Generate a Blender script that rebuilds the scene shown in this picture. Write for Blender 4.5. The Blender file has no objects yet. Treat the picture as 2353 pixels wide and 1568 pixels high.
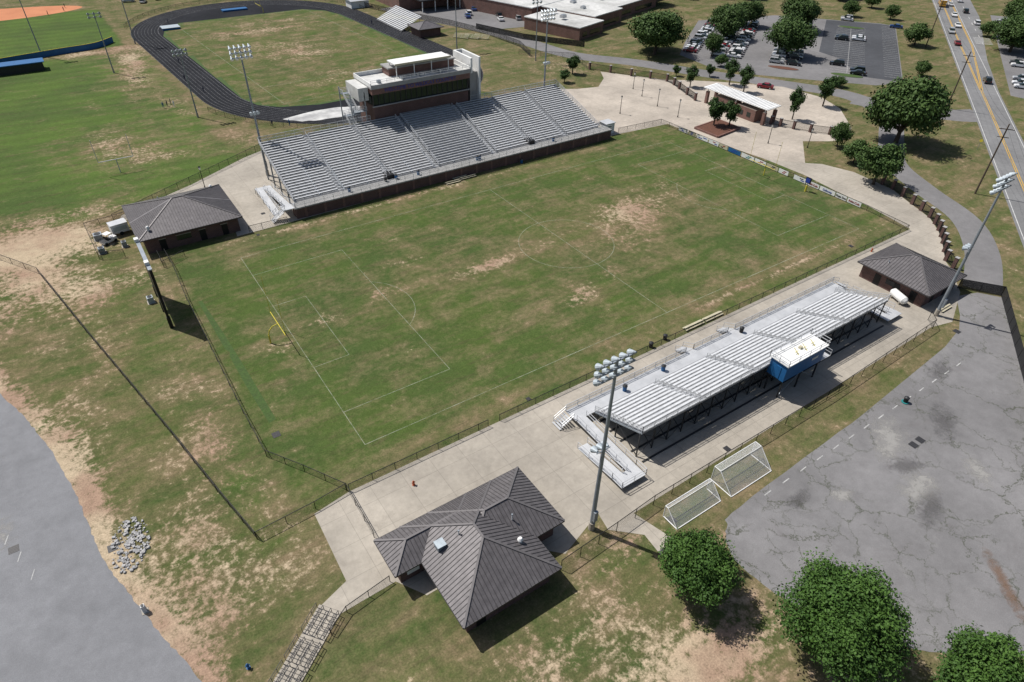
import bpy, math, random
import numpy as np
from mathutils import Vector, Matrix
R=random.Random(7)
S=bpy.context.scene
S.view_settings.view_transform='Standard'; S.view_settings.look='None'; S.view_settings.exposure=0
COL=bpy.context.collection
# ---------------------------------------------------------------- materials
MATS={}
def nodes(name):
    m=bpy.data.materials.new(name); m.use_nodes=True; nt=m.node_tree
    b=nt.nodes["Principled BSDF"]; MATS[name]=m
    return m,nt,b
def N(nt,t,**k):
    n=nt.nodes.new(t)
    for a,v in k.items(): setattr(n,a,v)
    return n
def noise(nt,vec,scale,detail=5,rough=.6,dist=0.):
    n=N(nt,"ShaderNodeTexNoise"); n.inputs["Scale"].default_value=scale; n.inputs["Detail"].default_value=detail
    n.inputs["Roughness"].default_value=rough; n.inputs["Distortion"].default_value=dist
    nt.links.new(vec,n.inputs["Vector"]); return n.outputs[0]
def maprange(nt,x,a,b,c=0.,d=1.):
    n=N(nt,"ShaderNodeMapRange"); nt.links.new(x,n.inputs[0])
    for i,v in enumerate((a,b,c,d)): n.inputs[i+1].default_value=v
    return n.outputs[0]
def math_(nt,op,a,b=None,c=None):
    n=N(nt,"ShaderNodeMath",operation=op)
    for i,v in enumerate((a,b,c)):
        if v is None: continue
        if isinstance(v,(int,float)): n.inputs[i].default_value=v
        else: nt.links.new(v,n.inputs[i])
    return n.outputs[0]
def mix(nt,f,a,b,mode='MIX'):
    n=N(nt,"ShaderNodeMix",data_type='RGBA',blend_type=mode)
    if isinstance(f,(int,float)): n.inputs[0].default_value=f
    else: nt.links.new(f,n.inputs[0])
    for i,v in ((6,a),(7,b)):
        if isinstance(v,tuple): n.inputs[i].default_value=(*v[:3],1)
        else: nt.links.new(v,n.inputs[i])
    return n.outputs[2]
def pos(nt,obj=False):
    if obj: return N(nt,"ShaderNodeTexCoord").outputs["Object"]
    return N(nt,"ShaderNodeNewGeometry").outputs["Position"]
def simple(name,c1,c2=None,scale=.5,rough=.8,metal=0.,detail=6,lo=.35,hi=.65,fine=None,spec=.3):
    m,nt,b=nodes(name); p=pos(nt)
    if c2 is None: c2=tuple(x*.82 for x in c1)
    col=mix(nt,maprange(nt,noise(nt,p,scale,detail),lo,hi),c1,c2)
    if fine:
        f=maprange(nt,noise(nt,p,fine,3),.3,.7,.8,1.2)
        g=N(nt,"ShaderNodeCombineColor"); [nt.links.new(f,g.inputs[i]) for i in range(3)]
        col=mix(nt,1.,col,g.outputs[0],'MULTIPLY')
    nt.links.new(col,b.inputs["Base Color"]); b.inputs["Roughness"].default_value=rough; b.inputs["Metallic"].default_value=metal
    b.inputs["Specular IOR Level"].default_value=spec
    return m
def gray(nt,f):
    g=N(nt,"ShaderNodeCombineColor"); [nt.links.new(f,g.inputs[i]) for i in range(3)]; return g.outputs[0]
simple('alum',(.56,.57,.58),(.46,.47,.48),.6,.45,.2)
simple('alum_seat',(.72,.73,.74),(.58,.59,.60),1.2,.4,.15)
simple('alum_tread',(.33,.34,.35),(.25,.255,.26),.8,.5,.2)
simple('galv',(.30,.33,.36),(.24,.27,.30),1.,.5,.4)
simple('lampshell',(.46,.52,.55),(.38,.42,.45),2,.4,.2)
simple('dark_steel',(.035,.036,.038),None,1.,.5)
simple('black',(.012,.012,.013),None,1.,.5)
simple('roofmetal',(.118,.110,.113),(.138,.128,.130),.25,.45,.15,fine=1.5)
simple('seam',(.078,.073,.075),None,.5,.5,.2)
simple('ridgecap',(.16,.15,.15),None,.5,.5,.2)
simple('white',(.78,.78,.76),(.66,.66,.64),.6,.6)
simple('whiteroof',(.60,.60,.58),(.36,.36,.34),.10,.7,fine=.8)
simple('cream',(.50,.46,.33),None,1,.6)
simple('blue',(.02,.12,.30),(.018,.10,.25),.8,.5)
simple('bluesign',(.03,.06,.32),None,1,.5)
simple('yellow',(.62,.52,.06),None,1,.5)
simple('roadyellow',(.62,.36,.03),(.45,.28,.05),1.5,.8)
simple('roadwhite',(.62,.62,.60),(.40,.40,.39),1.5,.8)
simple('red',(.30,.02,.02),None,1,.4)
simple('orange',(.42,.10,.04),None,1,.6)
simple('wood',(.10,.075,.055),None,1,.9)
simple('bark',(.09,.07,.055),(.05,.04,.03),3,.95)
simple('clay',(.52,.21,.10),(.44,.17,.08),.1,.9)
simple('track',(.013,.014,.017),(.021,.022,.026),.08,.9,fine=.8,spec=.1)
simple('sandwhite',(.60,.60,.58),(.3,.3,.3),.25,.9)
simple('rock',(.42,.41,.40),(.25,.25,.25),2.5,.9)
simple('mulch',(.14,.06,.04),(.09,.045,.03),2,.95)
simple('lush',(.055,.098,.024),(.05,.08,.024),.8,.95,fine=3)
simple('teal',(.03,.22,.22),None,1,.5)
simple('cloth_dark',(.02,.025,.06),None,1,.9)
simple('rubber',(.02,.02,.02),None,1,.8)
m,nt,b=nodes('glass'); b.inputs["Base Color"].default_value=(.015,.025,.022,1); b.inputs["Roughness"].default_value=.08
for n_,c in dict(car_white=(.7,.7,.7),car_silver=(.38,.39,.4),car_black=(.015,.015,.017),car_red=(.22,.012,.02),car_blue=(.02,.06,.2),car_gray=(.10,.105,.11),bus_yellow=(.7,.36,.02)).items():
    m,nt,b=nodes(n_); b.inputs["Base Color"].default_value=(*c,1); b.inputs["Roughness"].default_value=.25; b.inputs["Coat Weight"].default_value=.5
def brickmat(name,c1,c2,c3):
    m,nt,b=nodes(name); p=pos(nt); s=N(nt,"ShaderNodeSeparateXYZ"); nt.links.new(p,s.inputs[0])
    c=N(nt,"ShaderNodeCombineXYZ"); nt.links.new(math_(nt,'ADD',s.outputs[0],s.outputs[1]),c.inputs[0]); nt.links.new(s.outputs[2],c.inputs[1])
    br=N(nt,"ShaderNodeTexBrick"); nt.links.new(c.outputs[0],br.inputs["Vector"])
    br.inputs["Scale"].default_value=1; br.inputs["Brick Width"].default_value=.42; br.inputs["Row Height"].default_value=.2; br.inputs["Mortar Size"].default_value=.018
    br.inputs["Color1"].default_value=(*c1,1); br.inputs["Color2"].default_value=(*c2,1); br.inputs["Mortar"].default_value=(*c3,1)
    f=maprange(nt,noise(nt,p,.5,4),.3,.7,.8,1.15)
    nt.links.new(mix(nt,1.,br.outputs[0],gray(nt,f),'MULTIPLY'),b.inputs["Base Color"]); b.inputs["Roughness"].default_value=.9
brickmat('brick',(.125,.06,.05),(.09,.045,.038),(.14,.11,.10))
brickmat('brick_light',(.20,.095,.075),(.155,.075,.06),(.19,.155,.13))
def concretemat(name,base,w=4.,joint=.6,stain=.25):
    m,nt,b=nodes(name); p=pos(nt)
    br=N(nt,"ShaderNodeTexBrick"); nt.links.new(p,br.inputs["Vector"]); br.offset=0; br.inputs["Scale"].default_value=1
    br.inputs["Brick Width"].default_value=w; br.inputs["Row Height"].default_value=w; br.inputs["Mortar Size"].default_value=.035
    br.inputs["Color1"].default_value=(*base,1); br.inputs["Color2"].default_value=(*[x*.93 for x in base],1); br.inputs["Mortar"].default_value=(*[x*joint for x in base],1)
    f1=maprange(nt,noise(nt,p,.09,8,.65),.35,.65,1-stain,1.08); f2=maprange(nt,noise(nt,p,1.3,5,.7),.3,.7,.88,1.1)
    c=mix(nt,1.,br.outputs[0],gray(nt,math_(nt,'MULTIPLY',f1,f2)),'MULTIPLY')
    d=maprange(nt,noise(nt,p,.3,7,.75,1.),.54,.72,0,.45)
    c=mix(nt,d,c,(.22,.195,.16))
    nt.links.new(c,b.inputs["Base Color"]); b.inputs["Roughness"].default_value=.9
concretemat('concrete',(.39,.352,.295),4.,.74)
concretemat('plaza_conc',(.45,.395,.33),3.,.8)
concretemat('deckconc',(.36,.355,.345),2.5,.8)
def asphaltmat(name,base,crack=0.,bl=.85):
    m,nt,b=nodes(name); p=pos(nt)
    f1=maprange(nt,noise(nt,p,.05,6,.6),.35,.65,bl,1.1); f2=maprange(nt,noise(nt,p,.5,6,.75),.3,.7,.86,1.12); f3=maprange(nt,noise(nt,p,9.,2),.3,.7,.9,1.1)
    f=math_(nt,'MULTIPLY',math_(nt,'MULTIPLY',f1,f2),f3)
    c=mix(nt,1.,base,gray(nt,f),'MULTIPLY')
    if crack>0:
        for sc_,off,wd_ in ((.105,0.,.011),(.19,40.,.014)):
            d=N(nt,"ShaderNodeTexNoise"); d.inputs["Scale"].default_value=.3; d.inputs["Detail"].default_value=7; d.inputs["Roughness"].default_value=.7; nt.links.new(p,d.inputs["Vector"])
            vm=N(nt,"ShaderNodeVectorMath",operation='SCALE'); nt.links.new(d.outputs["Color"],vm.inputs[0]); vm.inputs["Scale"].default_value=6.
            va=N(nt,"ShaderNodeVectorMath",operation='ADD'); nt.links.new(p,va.inputs[0]); nt.links.new(vm.outputs[0],va.inputs[1])
            vb=N(nt,"ShaderNodeVectorMath",operation='ADD'); nt.links.new(va.outputs[0],vb.inputs[0]); vb.inputs[1].default_value=(off,off,-3)
            fl=N(nt,"ShaderNodeVectorMath",operation='MULTIPLY'); nt.links.new(vb.outputs[0],fl.inputs[0]); fl.inputs[1].default_value=(1,1,0)
            vo=N(nt,"ShaderNodeTexVoronoi",feature='DISTANCE_TO_EDGE'); vo.inputs["Scale"].default_value=sc_; nt.links.new(fl.outputs[0],vo.inputs["Vector"])
            ln_=maprange(nt,vo.outputs[0],wd_*.4,wd_,1,0); gate=maprange(nt,noise(nt,vb.outputs[0],.1,3),.46,.56,.0 if off else .35,crack)
            c=mix(nt,math_(nt,'MULTIPLY',ln_,gate),c,(.075,.08,.06))
        st=maprange(nt,noise(nt,p,.11,7,.7,.6),.60,.72,0,.35); c=mix(nt,st,c,(.30,.295,.28))
        st=maprange(nt,noise(nt,p,.13,6,.7,1.4),.30,.46,.4,0); c=mix(nt,st,c,(.13,.12,.12))
    nt.links.new(c,b.inputs["Base Color"]); b.inputs["Roughness"].default_value=.9; b.inputs["Specular IOR Level"].default_value=.2
asphaltmat('asphalt_old',(.198,.193,.193),.85,.78)
asphaltmat('asphalt_left',(.195,.198,.207))
asphaltmat('asphalt_road',(.19,.19,.19))
asphaltmat('asphalt_dark',(.07,.073,.08))
asphaltmat('asphalt_mid',(.18,.175,.175))
def meshmat(name,col,dens,cell=.12):
    m,nt,b=nodes(name); uv=N(nt,"ShaderNodeUVMap"); s=N(nt,"ShaderNodeSeparateXYZ"); nt.links.new(uv.outputs[0],s.inputs[0])
    a=math_(nt,'FRACT',math_(nt,'DIVIDE',math_(nt,'ADD',s.outputs[0],s.outputs[1]),cell)); c=math_(nt,'FRACT',math_(nt,'DIVIDE',math_(nt,'SUBTRACT',s.outputs[0],s.outputs[1]),cell))
    w=math_(nt,'MAXIMUM',math_(nt,'LESS_THAN',a,dens),math_(nt,'LESS_THAN',c,dens))
    b.inputs["Base Color"].default_value=(*col,1); nt.links.new(w,b.inputs["Alpha"]); b.inputs["Roughness"].default_value=.7
meshmat('chainlink',(.03,.03,.03),.12)
meshmat('chainlink_dense',(.02,.02,.022),.38)
meshmat('windscreen',(.015,.015,.016),.75)
meshmat('chainlink_grey',(.25,.26,.27),.14)
meshmat('net',(.75,.75,.75),.16,.14)
def linemat(name,col,lo,hi,sc=.5):
    m,nt,b=nodes(name); p=pos(nt); b.inputs["Base Color"].default_value=(*col,1); b.inputs["Roughness"].default_value=.9
    nt.links.new(maprange(nt,noise(nt,p,sc,7,.85),.36,.64,lo,hi),b.inputs["Alpha"])
linemat('pitchline',(.52,.54,.42),.02,.50)
linemat('lotline',(.6,.6,.58),.25,.9,.8)
linemat('laneline',(.5,.5,.5),.2,.6,.8)
def stainmat(name,col,amt):
    m,nt,b=nodes(name); p=pos(nt); tc_=N(nt,"ShaderNodeTexCoord").outputs["Object"]; ln_=N(nt,"ShaderNodeVectorMath",operation='LENGTH'); nt.links.new(tc_,ln_.inputs[0])
    g=math_(nt,'SUBTRACT',1.,ln_.outputs["Value"]); v=math_(nt,'ADD',g,math_(nt,'MULTIPLY',math_(nt,'SUBTRACT',noise(nt,p,.7,9,.8,.5),.5),2.6))
    b.inputs["Base Color"].default_value=(*col,1); b.inputs["Roughness"].default_value=.9; nt.links.new(math_(nt,'MULTIPLY',maprange(nt,v,.25,.85,0,amt),maprange(nt,g,0,.3)),b.inputs["Alpha"])
stainmat('stain_light',(.34,.33,.31),.75); stainmat('stain_dark',(.10,.095,.095),.42); stainmat('stain_rust',(.20,.11,.06),.5)
# leaves
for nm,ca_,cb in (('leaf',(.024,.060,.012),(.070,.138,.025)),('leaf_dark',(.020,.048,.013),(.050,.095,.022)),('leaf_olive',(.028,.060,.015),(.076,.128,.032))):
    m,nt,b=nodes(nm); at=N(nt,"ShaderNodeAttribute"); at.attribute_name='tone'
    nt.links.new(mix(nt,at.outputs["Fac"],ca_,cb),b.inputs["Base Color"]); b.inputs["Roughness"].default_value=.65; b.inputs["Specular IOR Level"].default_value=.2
# ground
m,nt,b=nodes('grass'); p=pos(nt); at=N(nt,"ShaderNodeAttribute"); at.attribute_name='mask'; sc=N(nt,"ShaderNodeSeparateColor"); nt.links.new(at.outputs["Color"],sc.inputs[0])
n0=noise(nt,p,.05,6,.6); n1=noise(nt,p,.16,8,.68,.4); n2=noise(nt,p,1.1,8,.75); n3=noise(nt,p,5.,4,.7)
mp=N(nt,"ShaderNodeMapping"); nt.links.new(p,mp.inputs[0]); mp.inputs["Rotation"].default_value=(0,0,math.radians(-16)); mp.inputs["Scale"].default_value=(.09,.42,1)
n4=noise(nt,mp.outputs[0],1.,5,.6)
dv=math_(nt,'ADD',sc.outputs[0],math_(nt,'ADD',math_(nt,'MULTIPLY',math_(nt,'SUBTRACT',n1,.5),2.3),math_(nt,'MULTIPLY',math_(nt,'SUBTRACT',n2,.5),1.4)))
dv=math_(nt,'ADD',dv,math_(nt,'MULTIPLY',math_(nt,'SUBTRACT',n4,.5),1.8))
fd=maprange(nt,dv,0.,1.05)
green=mix(nt,sc.outputs[2],(.058,.079,.024),(.080,.128,.028))
green=mix(nt,maprange(nt,n0,.4,.6,0,.7),green,(.054,.082,.026))
dry=mix(nt,maprange(nt,n1,.4,.65),(.148,.120,.062),(.200,.152,.090))
c=mix(nt,fd,green,dry)
olive=maprange(nt,noise(nt,mp.outputs[0],2.3,5,.65),.52,.68,0,.5)
c=mix(nt,math_(nt,'MULTIPLY',olive,maprange(nt,sc.outputs[2],.3,.5,.6,1.)),c,(.080,.066,.036))
sv=math_(nt,'ADD',sc.outputs[1],math_(nt,'ADD',math_(nt,'MULTIPLY',math_(nt,'SUBTRACT',n2,.5),3.0),math_(nt,'MULTIPLY',math_(nt,'SUBTRACT',n1,.5),1.6)))
fs=maprange(nt,sv,.45,.90)
sand=mix(nt,maprange(nt,noise(nt,p,.07,3),.42,.58),(.40,.32,.22),(.30,.205,.145))
c=mix(nt,fs,c,sand)
sx=N(nt,"ShaderNodeSeparateXYZ"); nt.links.new(p,sx.inputs[0])
wv=math_(nt,'SINE',math_(nt,'ADD',math_(nt,'MULTIPLY',sx.outputs[1],1.15),math_(nt,'MULTIPLY',sx.outputs[0],.04)))
mow=math_(nt,'ADD',1.,math_(nt,'MULTIPLY',math_(nt,'MULTIPLY',wv,sc.outputs[2]),.07))
c=mix(nt,1.,c,gray(nt,math_(nt,'MULTIPLY',mow,math_(nt,'MULTIPLY',maprange(nt,n3,.3,.7,.70,1.30),maprange(nt,n2,.3,.7,.80,1.2)))),'MULTIPLY')
nt.links.new(c,b.inputs["Base Color"]); b.inputs["Roughness"].default_value=1; b.inputs["Specular IOR Level"].default_value=.1
# ---------------------------------------------------------------- mesh builder
class MB:
    def __init__(s): s.v=[];s.f=[];s.m=[];s.uv=[];s.mats=[]
    def mi(s,n):
        if n not in s.mats: s.mats.append(n)
        return s.mats.index(n)
    def poly(s,pts,mat,uv=None):
        k=len(s.v); s.v+=[tuple(p) for p in pts]; s.f.append(tuple(range(k,k+len(pts)))); s.m.append(s.mi(mat)); s.uv+=(uv or [(0,0)]*len(pts))
    def hexa(s,c,mat):
        k=len(s.v); s.v+=[tuple(p) for p in c]
        for q in ((0,3,2,1),(4,5,6,7),(0,1,5,4),(1,2,6,5),(2,3,7,6),(3,0,4,7)):
            s.f.append(tuple(k+i for i in q)); s.m.append(s.mi(mat)); s.uv+=[(0,0)]*4
    def box(s,x0,x1,y0,y1,z0,z1,mat):
        s.hexa([(x0,y0,z0),(x1,y0,z0),(x1,y1,z0),(x0,y1,z0),(x0,y0,z1),(x1,y0,z1),(x1,y1,z1),(x0,y1,z1)],mat)
    def obox(s,cx,cy,z0,z1,lx,ly,ang,mat,top=1.):
        ca,sa=math.cos(ang),math.sin(ang); c=[]
        for z,t in ((z0,1),(z1,top)):
            for a,b_ in ((-1,-1),(1,-1),(1,1),(-1,1)):
                x=a*lx/2*t;y=b_*ly/2*t; c.append((cx+x*ca-y*sa,cy+x*sa+y*ca,z))
        s.hexa(c,mat)
    def beam(s,p,q,w,mat,h=None):
        p=Vector(p);q=Vector(q);d=(q-p)
        if d.length<1e-6:return
        d.normalize(); u=d.cross(Vector((0,0,1)))
        if u.length<1e-3:u=Vector((1,0,0))
        u.normalize(); n=u.cross(d); h=h or w; u*=w/2;n*=h/2
        s.hexa([p-u-n,p+u-n,q+u-n,q-u-n,p-u+n,p+u+n,q+u+n,q-u+n],mat)
    def cyl(s,p,q,r0,r1,n,mat,cap=True):
        p=Vector(p);q=Vector(q);d=(q-p).normalized(); u=d.cross(Vector((0,0,1)))
        if u.length<1e-3:u=Vector((1,0,0))
        u.normalize(); w=d.cross(u); k=len(s.v)
        for c,r in ((p,r0),(q,r1)):
            for i in range(n):
                a=2*math.pi*i/n; s.v.append(tuple(c+u*r*math.cos(a)+w*r*math.sin(a)))
        for i in range(n):
            j=(i+1)%n; s.f.append((k+i,k+j,k+n+j,k+n+i)); s.m.append(s.mi(mat)); s.uv+=[(0,0)]*4
        if cap:
            s.f.append(tuple(k+i for i in range(n))[::-1]); s.f.append(tuple(k+n+i for i in range(n))); s.m+=[s.mi(mat)]*2; s.uv+=[(0,0)]*(2*n)
    def panel(s,p,q,z0,z1,mat,z2=None,z3=None):
        L=math.hypot(q[0]-p[0],q[1]-p[1]); z2=z0 if z2 is None else z2; z3=z1 if z3 is None else z3
        s.poly([(p[0],p[1],z0),(q[0],q[1],z2),(q[0],q[1],z3),(p[0],p[1],z1)],mat,[(0,0),(L,0),(L,z1-z0),(0,z1-z0)])
    def mesh(s,name):
        me=bpy.data.meshes.new(name); me.from_pydata(s.v,[],s.f)
        for n in s.mats: me.materials.append(MATS[n])
        me.polygons.foreach_set('material_index',s.m)
        uvl=me.uv_layers.new(name='UVMap'); uvl.data.foreach_set('uv',[c for t in s.uv for c in t]); me.update(); return me
    def obj(s,name,parent=None,loc=(0,0,0),rot=0.):
        return place(s.mesh(name),name,loc,rot,1,parent)
def place(me,name,loc=(0,0,0),rot=0.,sc=1,parent=None):
    o=bpy.data.objects.new(name,me); COL.objects.link(o); o.location=loc; o.rotation_euler=(0,0,rot)
    o.scale=sc if isinstance(sc,tuple) else (sc,sc,sc)
    if parent: o.parent=parent
    return o
def empty(name,loc=(0,0,0)):
    e=bpy.data.objects.new(name,None); COL.objects.link(e); e.location=loc; e.empty_display_size=.5; return e
def text(body,size,loc,rot,mat,parent,name='lettering',ext=.03):
    t=bpy.data.curves.new(name,'FONT'); t.body=body; t.size=size; t.extrude=ext; t.align_x='CENTER'; t.align_y='CENTER'; t.materials.append(MATS[mat])
    o=bpy.data.objects.new(name,t); COL.objects.link(o); o.location=loc; o.rotation_euler=rot; o.parent=parent; return o
def smooth(pts,n=6,closed=False):
    out=[];P=[Vector((*p,0)) for p in pts];L=len(P)
    for i in range(L if closed else L-1):
        a=P[(i-1)%L] if closed or i>0 else P[0]; b_=P[i]; c=P[(i+1)%L]; d=P[(i+2)%L] if closed or i+2<L else P[-1]
        for k in range(n):
            t=k/n; v=.5*((2*b_)+(c-a)*t+(2*a-5*b_+4*c-d)*t*t+(3*b_-a-3*c+d)*t**3); out.append((v.x,v.y))
    if not closed: out.append(tuple(pts[-1]))
    return out
def sheet(name,pts,z,mat):
    mb=MB(); mb.poly([(x,y,z) for x,y in pts],mat); me=mb.mesh(name)
    if me.polygons[0].normal.z<0: me.flip_normals()
    return place(me,name)
SZ=[.0165]
def stain(x,y,rx,ry,rot,mat):
    SZ[0]+=.0007
    mb=MB(); mb.poly([(math.cos(a),math.sin(a),0) for a in np.linspace(0,2*math.pi,24,endpoint=False)],mat); o=mb.obj('pavement_stain',loc=(x,y,SZ[0]),rot=rot); o.scale=(rx,ry,1)
def offset(pts,d):
    out=[]
    for i,p in enumerate(pts):
        a=Vector(pts[max(0,i-1)]);b_=Vector(pts[min(len(pts)-1,i+1)]); t=(b_-a).normalized(); out.append((p[0]-t.y*d,p[1]+t.x*d))
    return out
def ribbon(name,pts,w0,w1,z,mat,mb=None):
    own=mb is None; mb=mb or MB(); A=offset(pts,w0);B=offset(pts,w1)
    for i in range(len(pts)-1): mb.poly([(*B[i],z),(*B[i+1],z),(*A[i+1],z),(*A[i],z)],mat)
    return mb.obj(name) if own else mb
def fence(name,pts,h,mm='chainlink',step=3.,pw=.08,post='black',z=0.,rail=True):
    mb=MB()
    for a,b_ in zip(pts[:-1],pts[1:]):
        L=math.dist(a,b_); n=max(1,round(L/step))
        mb.panel(a,b_,z+.03,z+h,mm)
        if rail: mb.beam((*a,z+h),(*b_,z+h),pw*.8,post)
        for i in range(n+1):
            t=i/n; x=a[0]+(b_[0]-a[0])*t; y=a[1]+(b_[1]-a[1])*t; mb.cyl((x,y,z),(x,y,z+h+.06),pw/2,pw/2,6,post)
    return mb.obj(name)
# ---------------------------------------------------------------- ground sheet
def axis(a,b_,far):
    f=np.arange(a,b_+.1,1.); g=[25,60,130,300,700,1500,far]
    return np.concatenate([[a-x for x in g[::-1]],f,[b_+x for x in g]])
xs=axis(-130,290,2600); ys=axis(-110,290,2600)
X,Y=np.meshgrid(xs,ys,indexing='ij')
def rect(x0,x1,y0,y1,s=1.):
    f=lambda t:1/(1+np.exp(-np.clip(t/s*3,-30,30)))
    return f(X-x0)*f(x1-X)*f(Y-y0)*f(y1-Y)
def blob(x,y,a,b_,ang=0):
    c,s_=math.cos(ang),math.sin(ang); u=(X-x)*c+(Y-y)*s_; v=-(X-x)*s_+(Y-y)*c
    return np.exp(-((u/a)**2+(v/b_)**2))
def pdist(pts):
    D=np.full(X.shape,1e9)
    for a,b_ in zip(pts[:-1],pts[1:]):
        a=np.array(a);d=np.array(b_)-a;t=np.clip(((X-a[0])*d[0]+(Y-a[1])*d[1])/(d@d),0,1)
        D=np.minimum(D,np.hypot(X-a[0]-t*d[0],Y-a[1]-t*d[1]))
    return D
ROADL=[(-97,28),(-94.5,18),(-91.7,8.7),(-89.1,1.1),(-86.9,-7.2),(-85.4,-15.4),(-84.7,-21),(-83.9,-27.5),(-82.3,-33.4),(-80.4,-40.1),(-78.4,-46.3),(-76,-56),(-75,-70),(-75,-100)]
dry=np.full(X.shape,.60); sand=np.full(X.shape,.12); lush=np.full(X.shape,.35)
def put(A,m,v): A[:]=A*(1-m)+v*m
def add(A,m,v): A+=m*v
pr=rect(-64.3,62,-33,37); put(dry,pr,.14); put(sand,pr,-.04); put(lush,pr,.42)
for x,y,a,b_,v in ((19,2,9,5,.72),(17,6,6,4,.35),(-18,.8,7,2.,.85),(-9.7,-16,3.5,2,.65),(-35,2.7,6,3,.45),(-48.6,.8,4,3,.45),(-2.6,-13,9,3,.4),(10,-6,9,5,.38),(-2,3,8,4,.35),(30,8,8,6,.35),(-56,-2,3,2,.5),(-12,33.5,28,.9,.8),(-40,33,16,.9,.55),(35,-29,25,.9,.7),(12,-29,10,.9,.5),(-24,-29.5,14,.7,.35),(-28,10,6,1.6,.45),(-22,18,8,1.2,.4),(2,16,5,1.5,.35),(-38,-12,5,1.5,.3),(40,-10,7,2,.3),(25,20,6,2,.3)):
    add(sand,blob(x,y,a,b_),v); add(dry,blob(x,y,a*1.7,b_*1.7),v*.45)
for x,y,a,b_,v in ((5,0,34,12,.2),(0,31,60,4,.3),(20,-28,40,3.5,.45),(-45,-31,20,2,.5),(-30,20,18,9,.05),(45,10,14,14,-.12),(-50,-15,9,12,-.08),(-60,20,3,12,-.08)): add(dry,blob(x,y,a,b_),v)
pf=rect(-128,-42,58,183,2)+rect(-60,-30,60,84,3)*.6; pf=np.clip(pf,0,1); put(dry,pf,-.22); put(lush,pf,.9); put(sand,pf,-.12)
for x,y,a,b_,v in ((-62.3,91,10,7,.65),(-56,82,9,5,.55),(-66,102,7,7,.5),(-45,117,3,14,.55),(-50,150,5,20,.6),(-47,175,6,20,.7),(-60,185,8,6,.6),(-75,62,14,4,.4),(-90,60,20,5,.6),(-38,84,6,6,.4),(-60,130,8,20,.25)): add(sand,blob(x,y,a,b_),v); add(dry,blob(x,y,a*1.6,b_*1.6),v*.9)
for x,y,a,b_,v in ((-83,52,9,4,1.1),(-77,46,6,5,.6),(-86,40,4,8,.7),(-81,33,5,8,.5),(-76,30,5,6,.3),(-90,48,8,4,.7),(-70,30,3,4,.35),(-92,30,6,10,.4),(-80,12,6,12,.15),(-70,-15,5,14,.25),(-74,-38,8,7,.33),(-76,-30,5,10,.33),(-84,-10,3,14,.4),(-34,-71,7,3.5,.75),(-42,-70,9,4,.45),(-28,-84,6,5,.65),(-24,-62.5,4,1.5,.6),(-45,-62,12,3,.3),(-36,-57,4,2.5,.45),(-50,-66,12,6,.25)): add(sand,blob(x,y,a,b_),v)
D=pdist(ROADL); add(sand,np.exp(-(np.maximum(D-.5,0)/2.0)**2),.7)
bb=rect(-190,-47,190,253,1.5); put(dry,bb,-.9); put(lush,bb,1.1); put(sand,bb,-.6)
g3=rect(62.5,66.5,-26,8,1); put(dry,g3,.2)
add(dry,blob(95,95,30,20),-.1); add(sand,blob(70,92,8,9),.35); add(sand,blob(112,62,10,6),.2); add(dry,blob(-66,-62,8,8),-.3); add(lush,blob(-66,-60,9,8),.5); add(dry,blob(-72,15,6,22),-.15); add(lush,blob(-72,15,6,22),.2); add(dry,blob(-68,-25,3,10),-.3); add(lush,blob(-68,-25,3,10),.3)
V=np.stack([X.ravel(),Y.ravel(),np.zeros(X.size)],1); nx,ny=X.shape
I=np.arange(nx*ny).reshape(nx,ny); F=np.stack([I[:-1,:-1],I[1:,:-1],I[1:,1:],I[:-1,1:]],-1).reshape(-1,4)
me=bpy.data.meshes.new('ground'); me.from_pydata(V.tolist(),[],F.tolist()); me.materials.append(MATS['grass'])
ca=me.color_attributes.new('mask','FLOAT_COLOR','POINT'); ca.data.foreach_set('color',np.stack([dry.ravel(),sand.ravel(),lush.ravel(),np.ones(X.size)],1).astype(np.float32).ravel())
place(me,'ground')
# ---------------------------------------------------------------- paved surfaces
rg=random.Random(3)
def rag(pts,a=.25,n=3):
    P=smooth(pts,n); return [(x+rg.uniform(-a,a),y+rg.uniform(-a,a)) for x,y in P]
sheet('access_road',rag(ROADL,.12,10)+[(-140,-100),(-140,28)],.012,'asphalt_left')
park=rag([(5,-59.2),(-20.8,-60.3),(-24,-61.3),(-25.7,-62.5),(-26.9,-65),(-26.2,-70.7),(-23.5,-76),(-19.8,-81.3),(-15.5,-85),(-11.1,-88.5),(-9,-94),(-8,-104)],.1,8)+[(10,-104),(31.9,-68.9),(52.6,-55.4),(50.5,-52.3),(46.1,-50.9),(41,-54.2),(36.9,-56.2),(30.3,-57.4)]
sheet('parking_pavement',park,.012,'asphalt_old')
conc=[(-63,-33.9),(-63.3,-43.9),(-66.6,-45.1),(-65.2,-47),(-59,-46.8),(-57,-50),(-50,-50),(-44,-52),(-42,-54),(-35.5,-51.8),(-36,-54.2),(-33,-57),(-33.3,-59.9),(-30.7,-58.9),(-32,-54.1),(33.5,-53.4),(38,-54.5),(48,-50.6),(54,-46),(56.2,-43.6),(62.4,-39.8),(66.8,-36.4),(70.8,-32.4),(73.5,-26.9),(77,-20.2),(78,-10),(75.5,-3),(72.5,-.5),(66,6.3),(66.4,-5),(65.2,-14),(64.6,-22.6),(62.6,-32.9),(-58.4,-33.1)]
sheet('concrete_pavement',conc,.016,'concrete')
plaza=[(62.6,36),(46,37.4),(45,75),(55.8,74.4),(60,72),(66.9,70.2),(74,76),(77.8,82.1),(82,76),(90,65),(96,61),(104,54),(117.3,40.6),(119,28),(114.9,18.9),(104,8),(96,3),(90,5),(84,8.7),(77.5,3.5),(72.5,-.5),(66,6.3),(63.2,24)]
sheet('plaza_pavement',plaza,.020,'plaza_conc')
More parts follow.
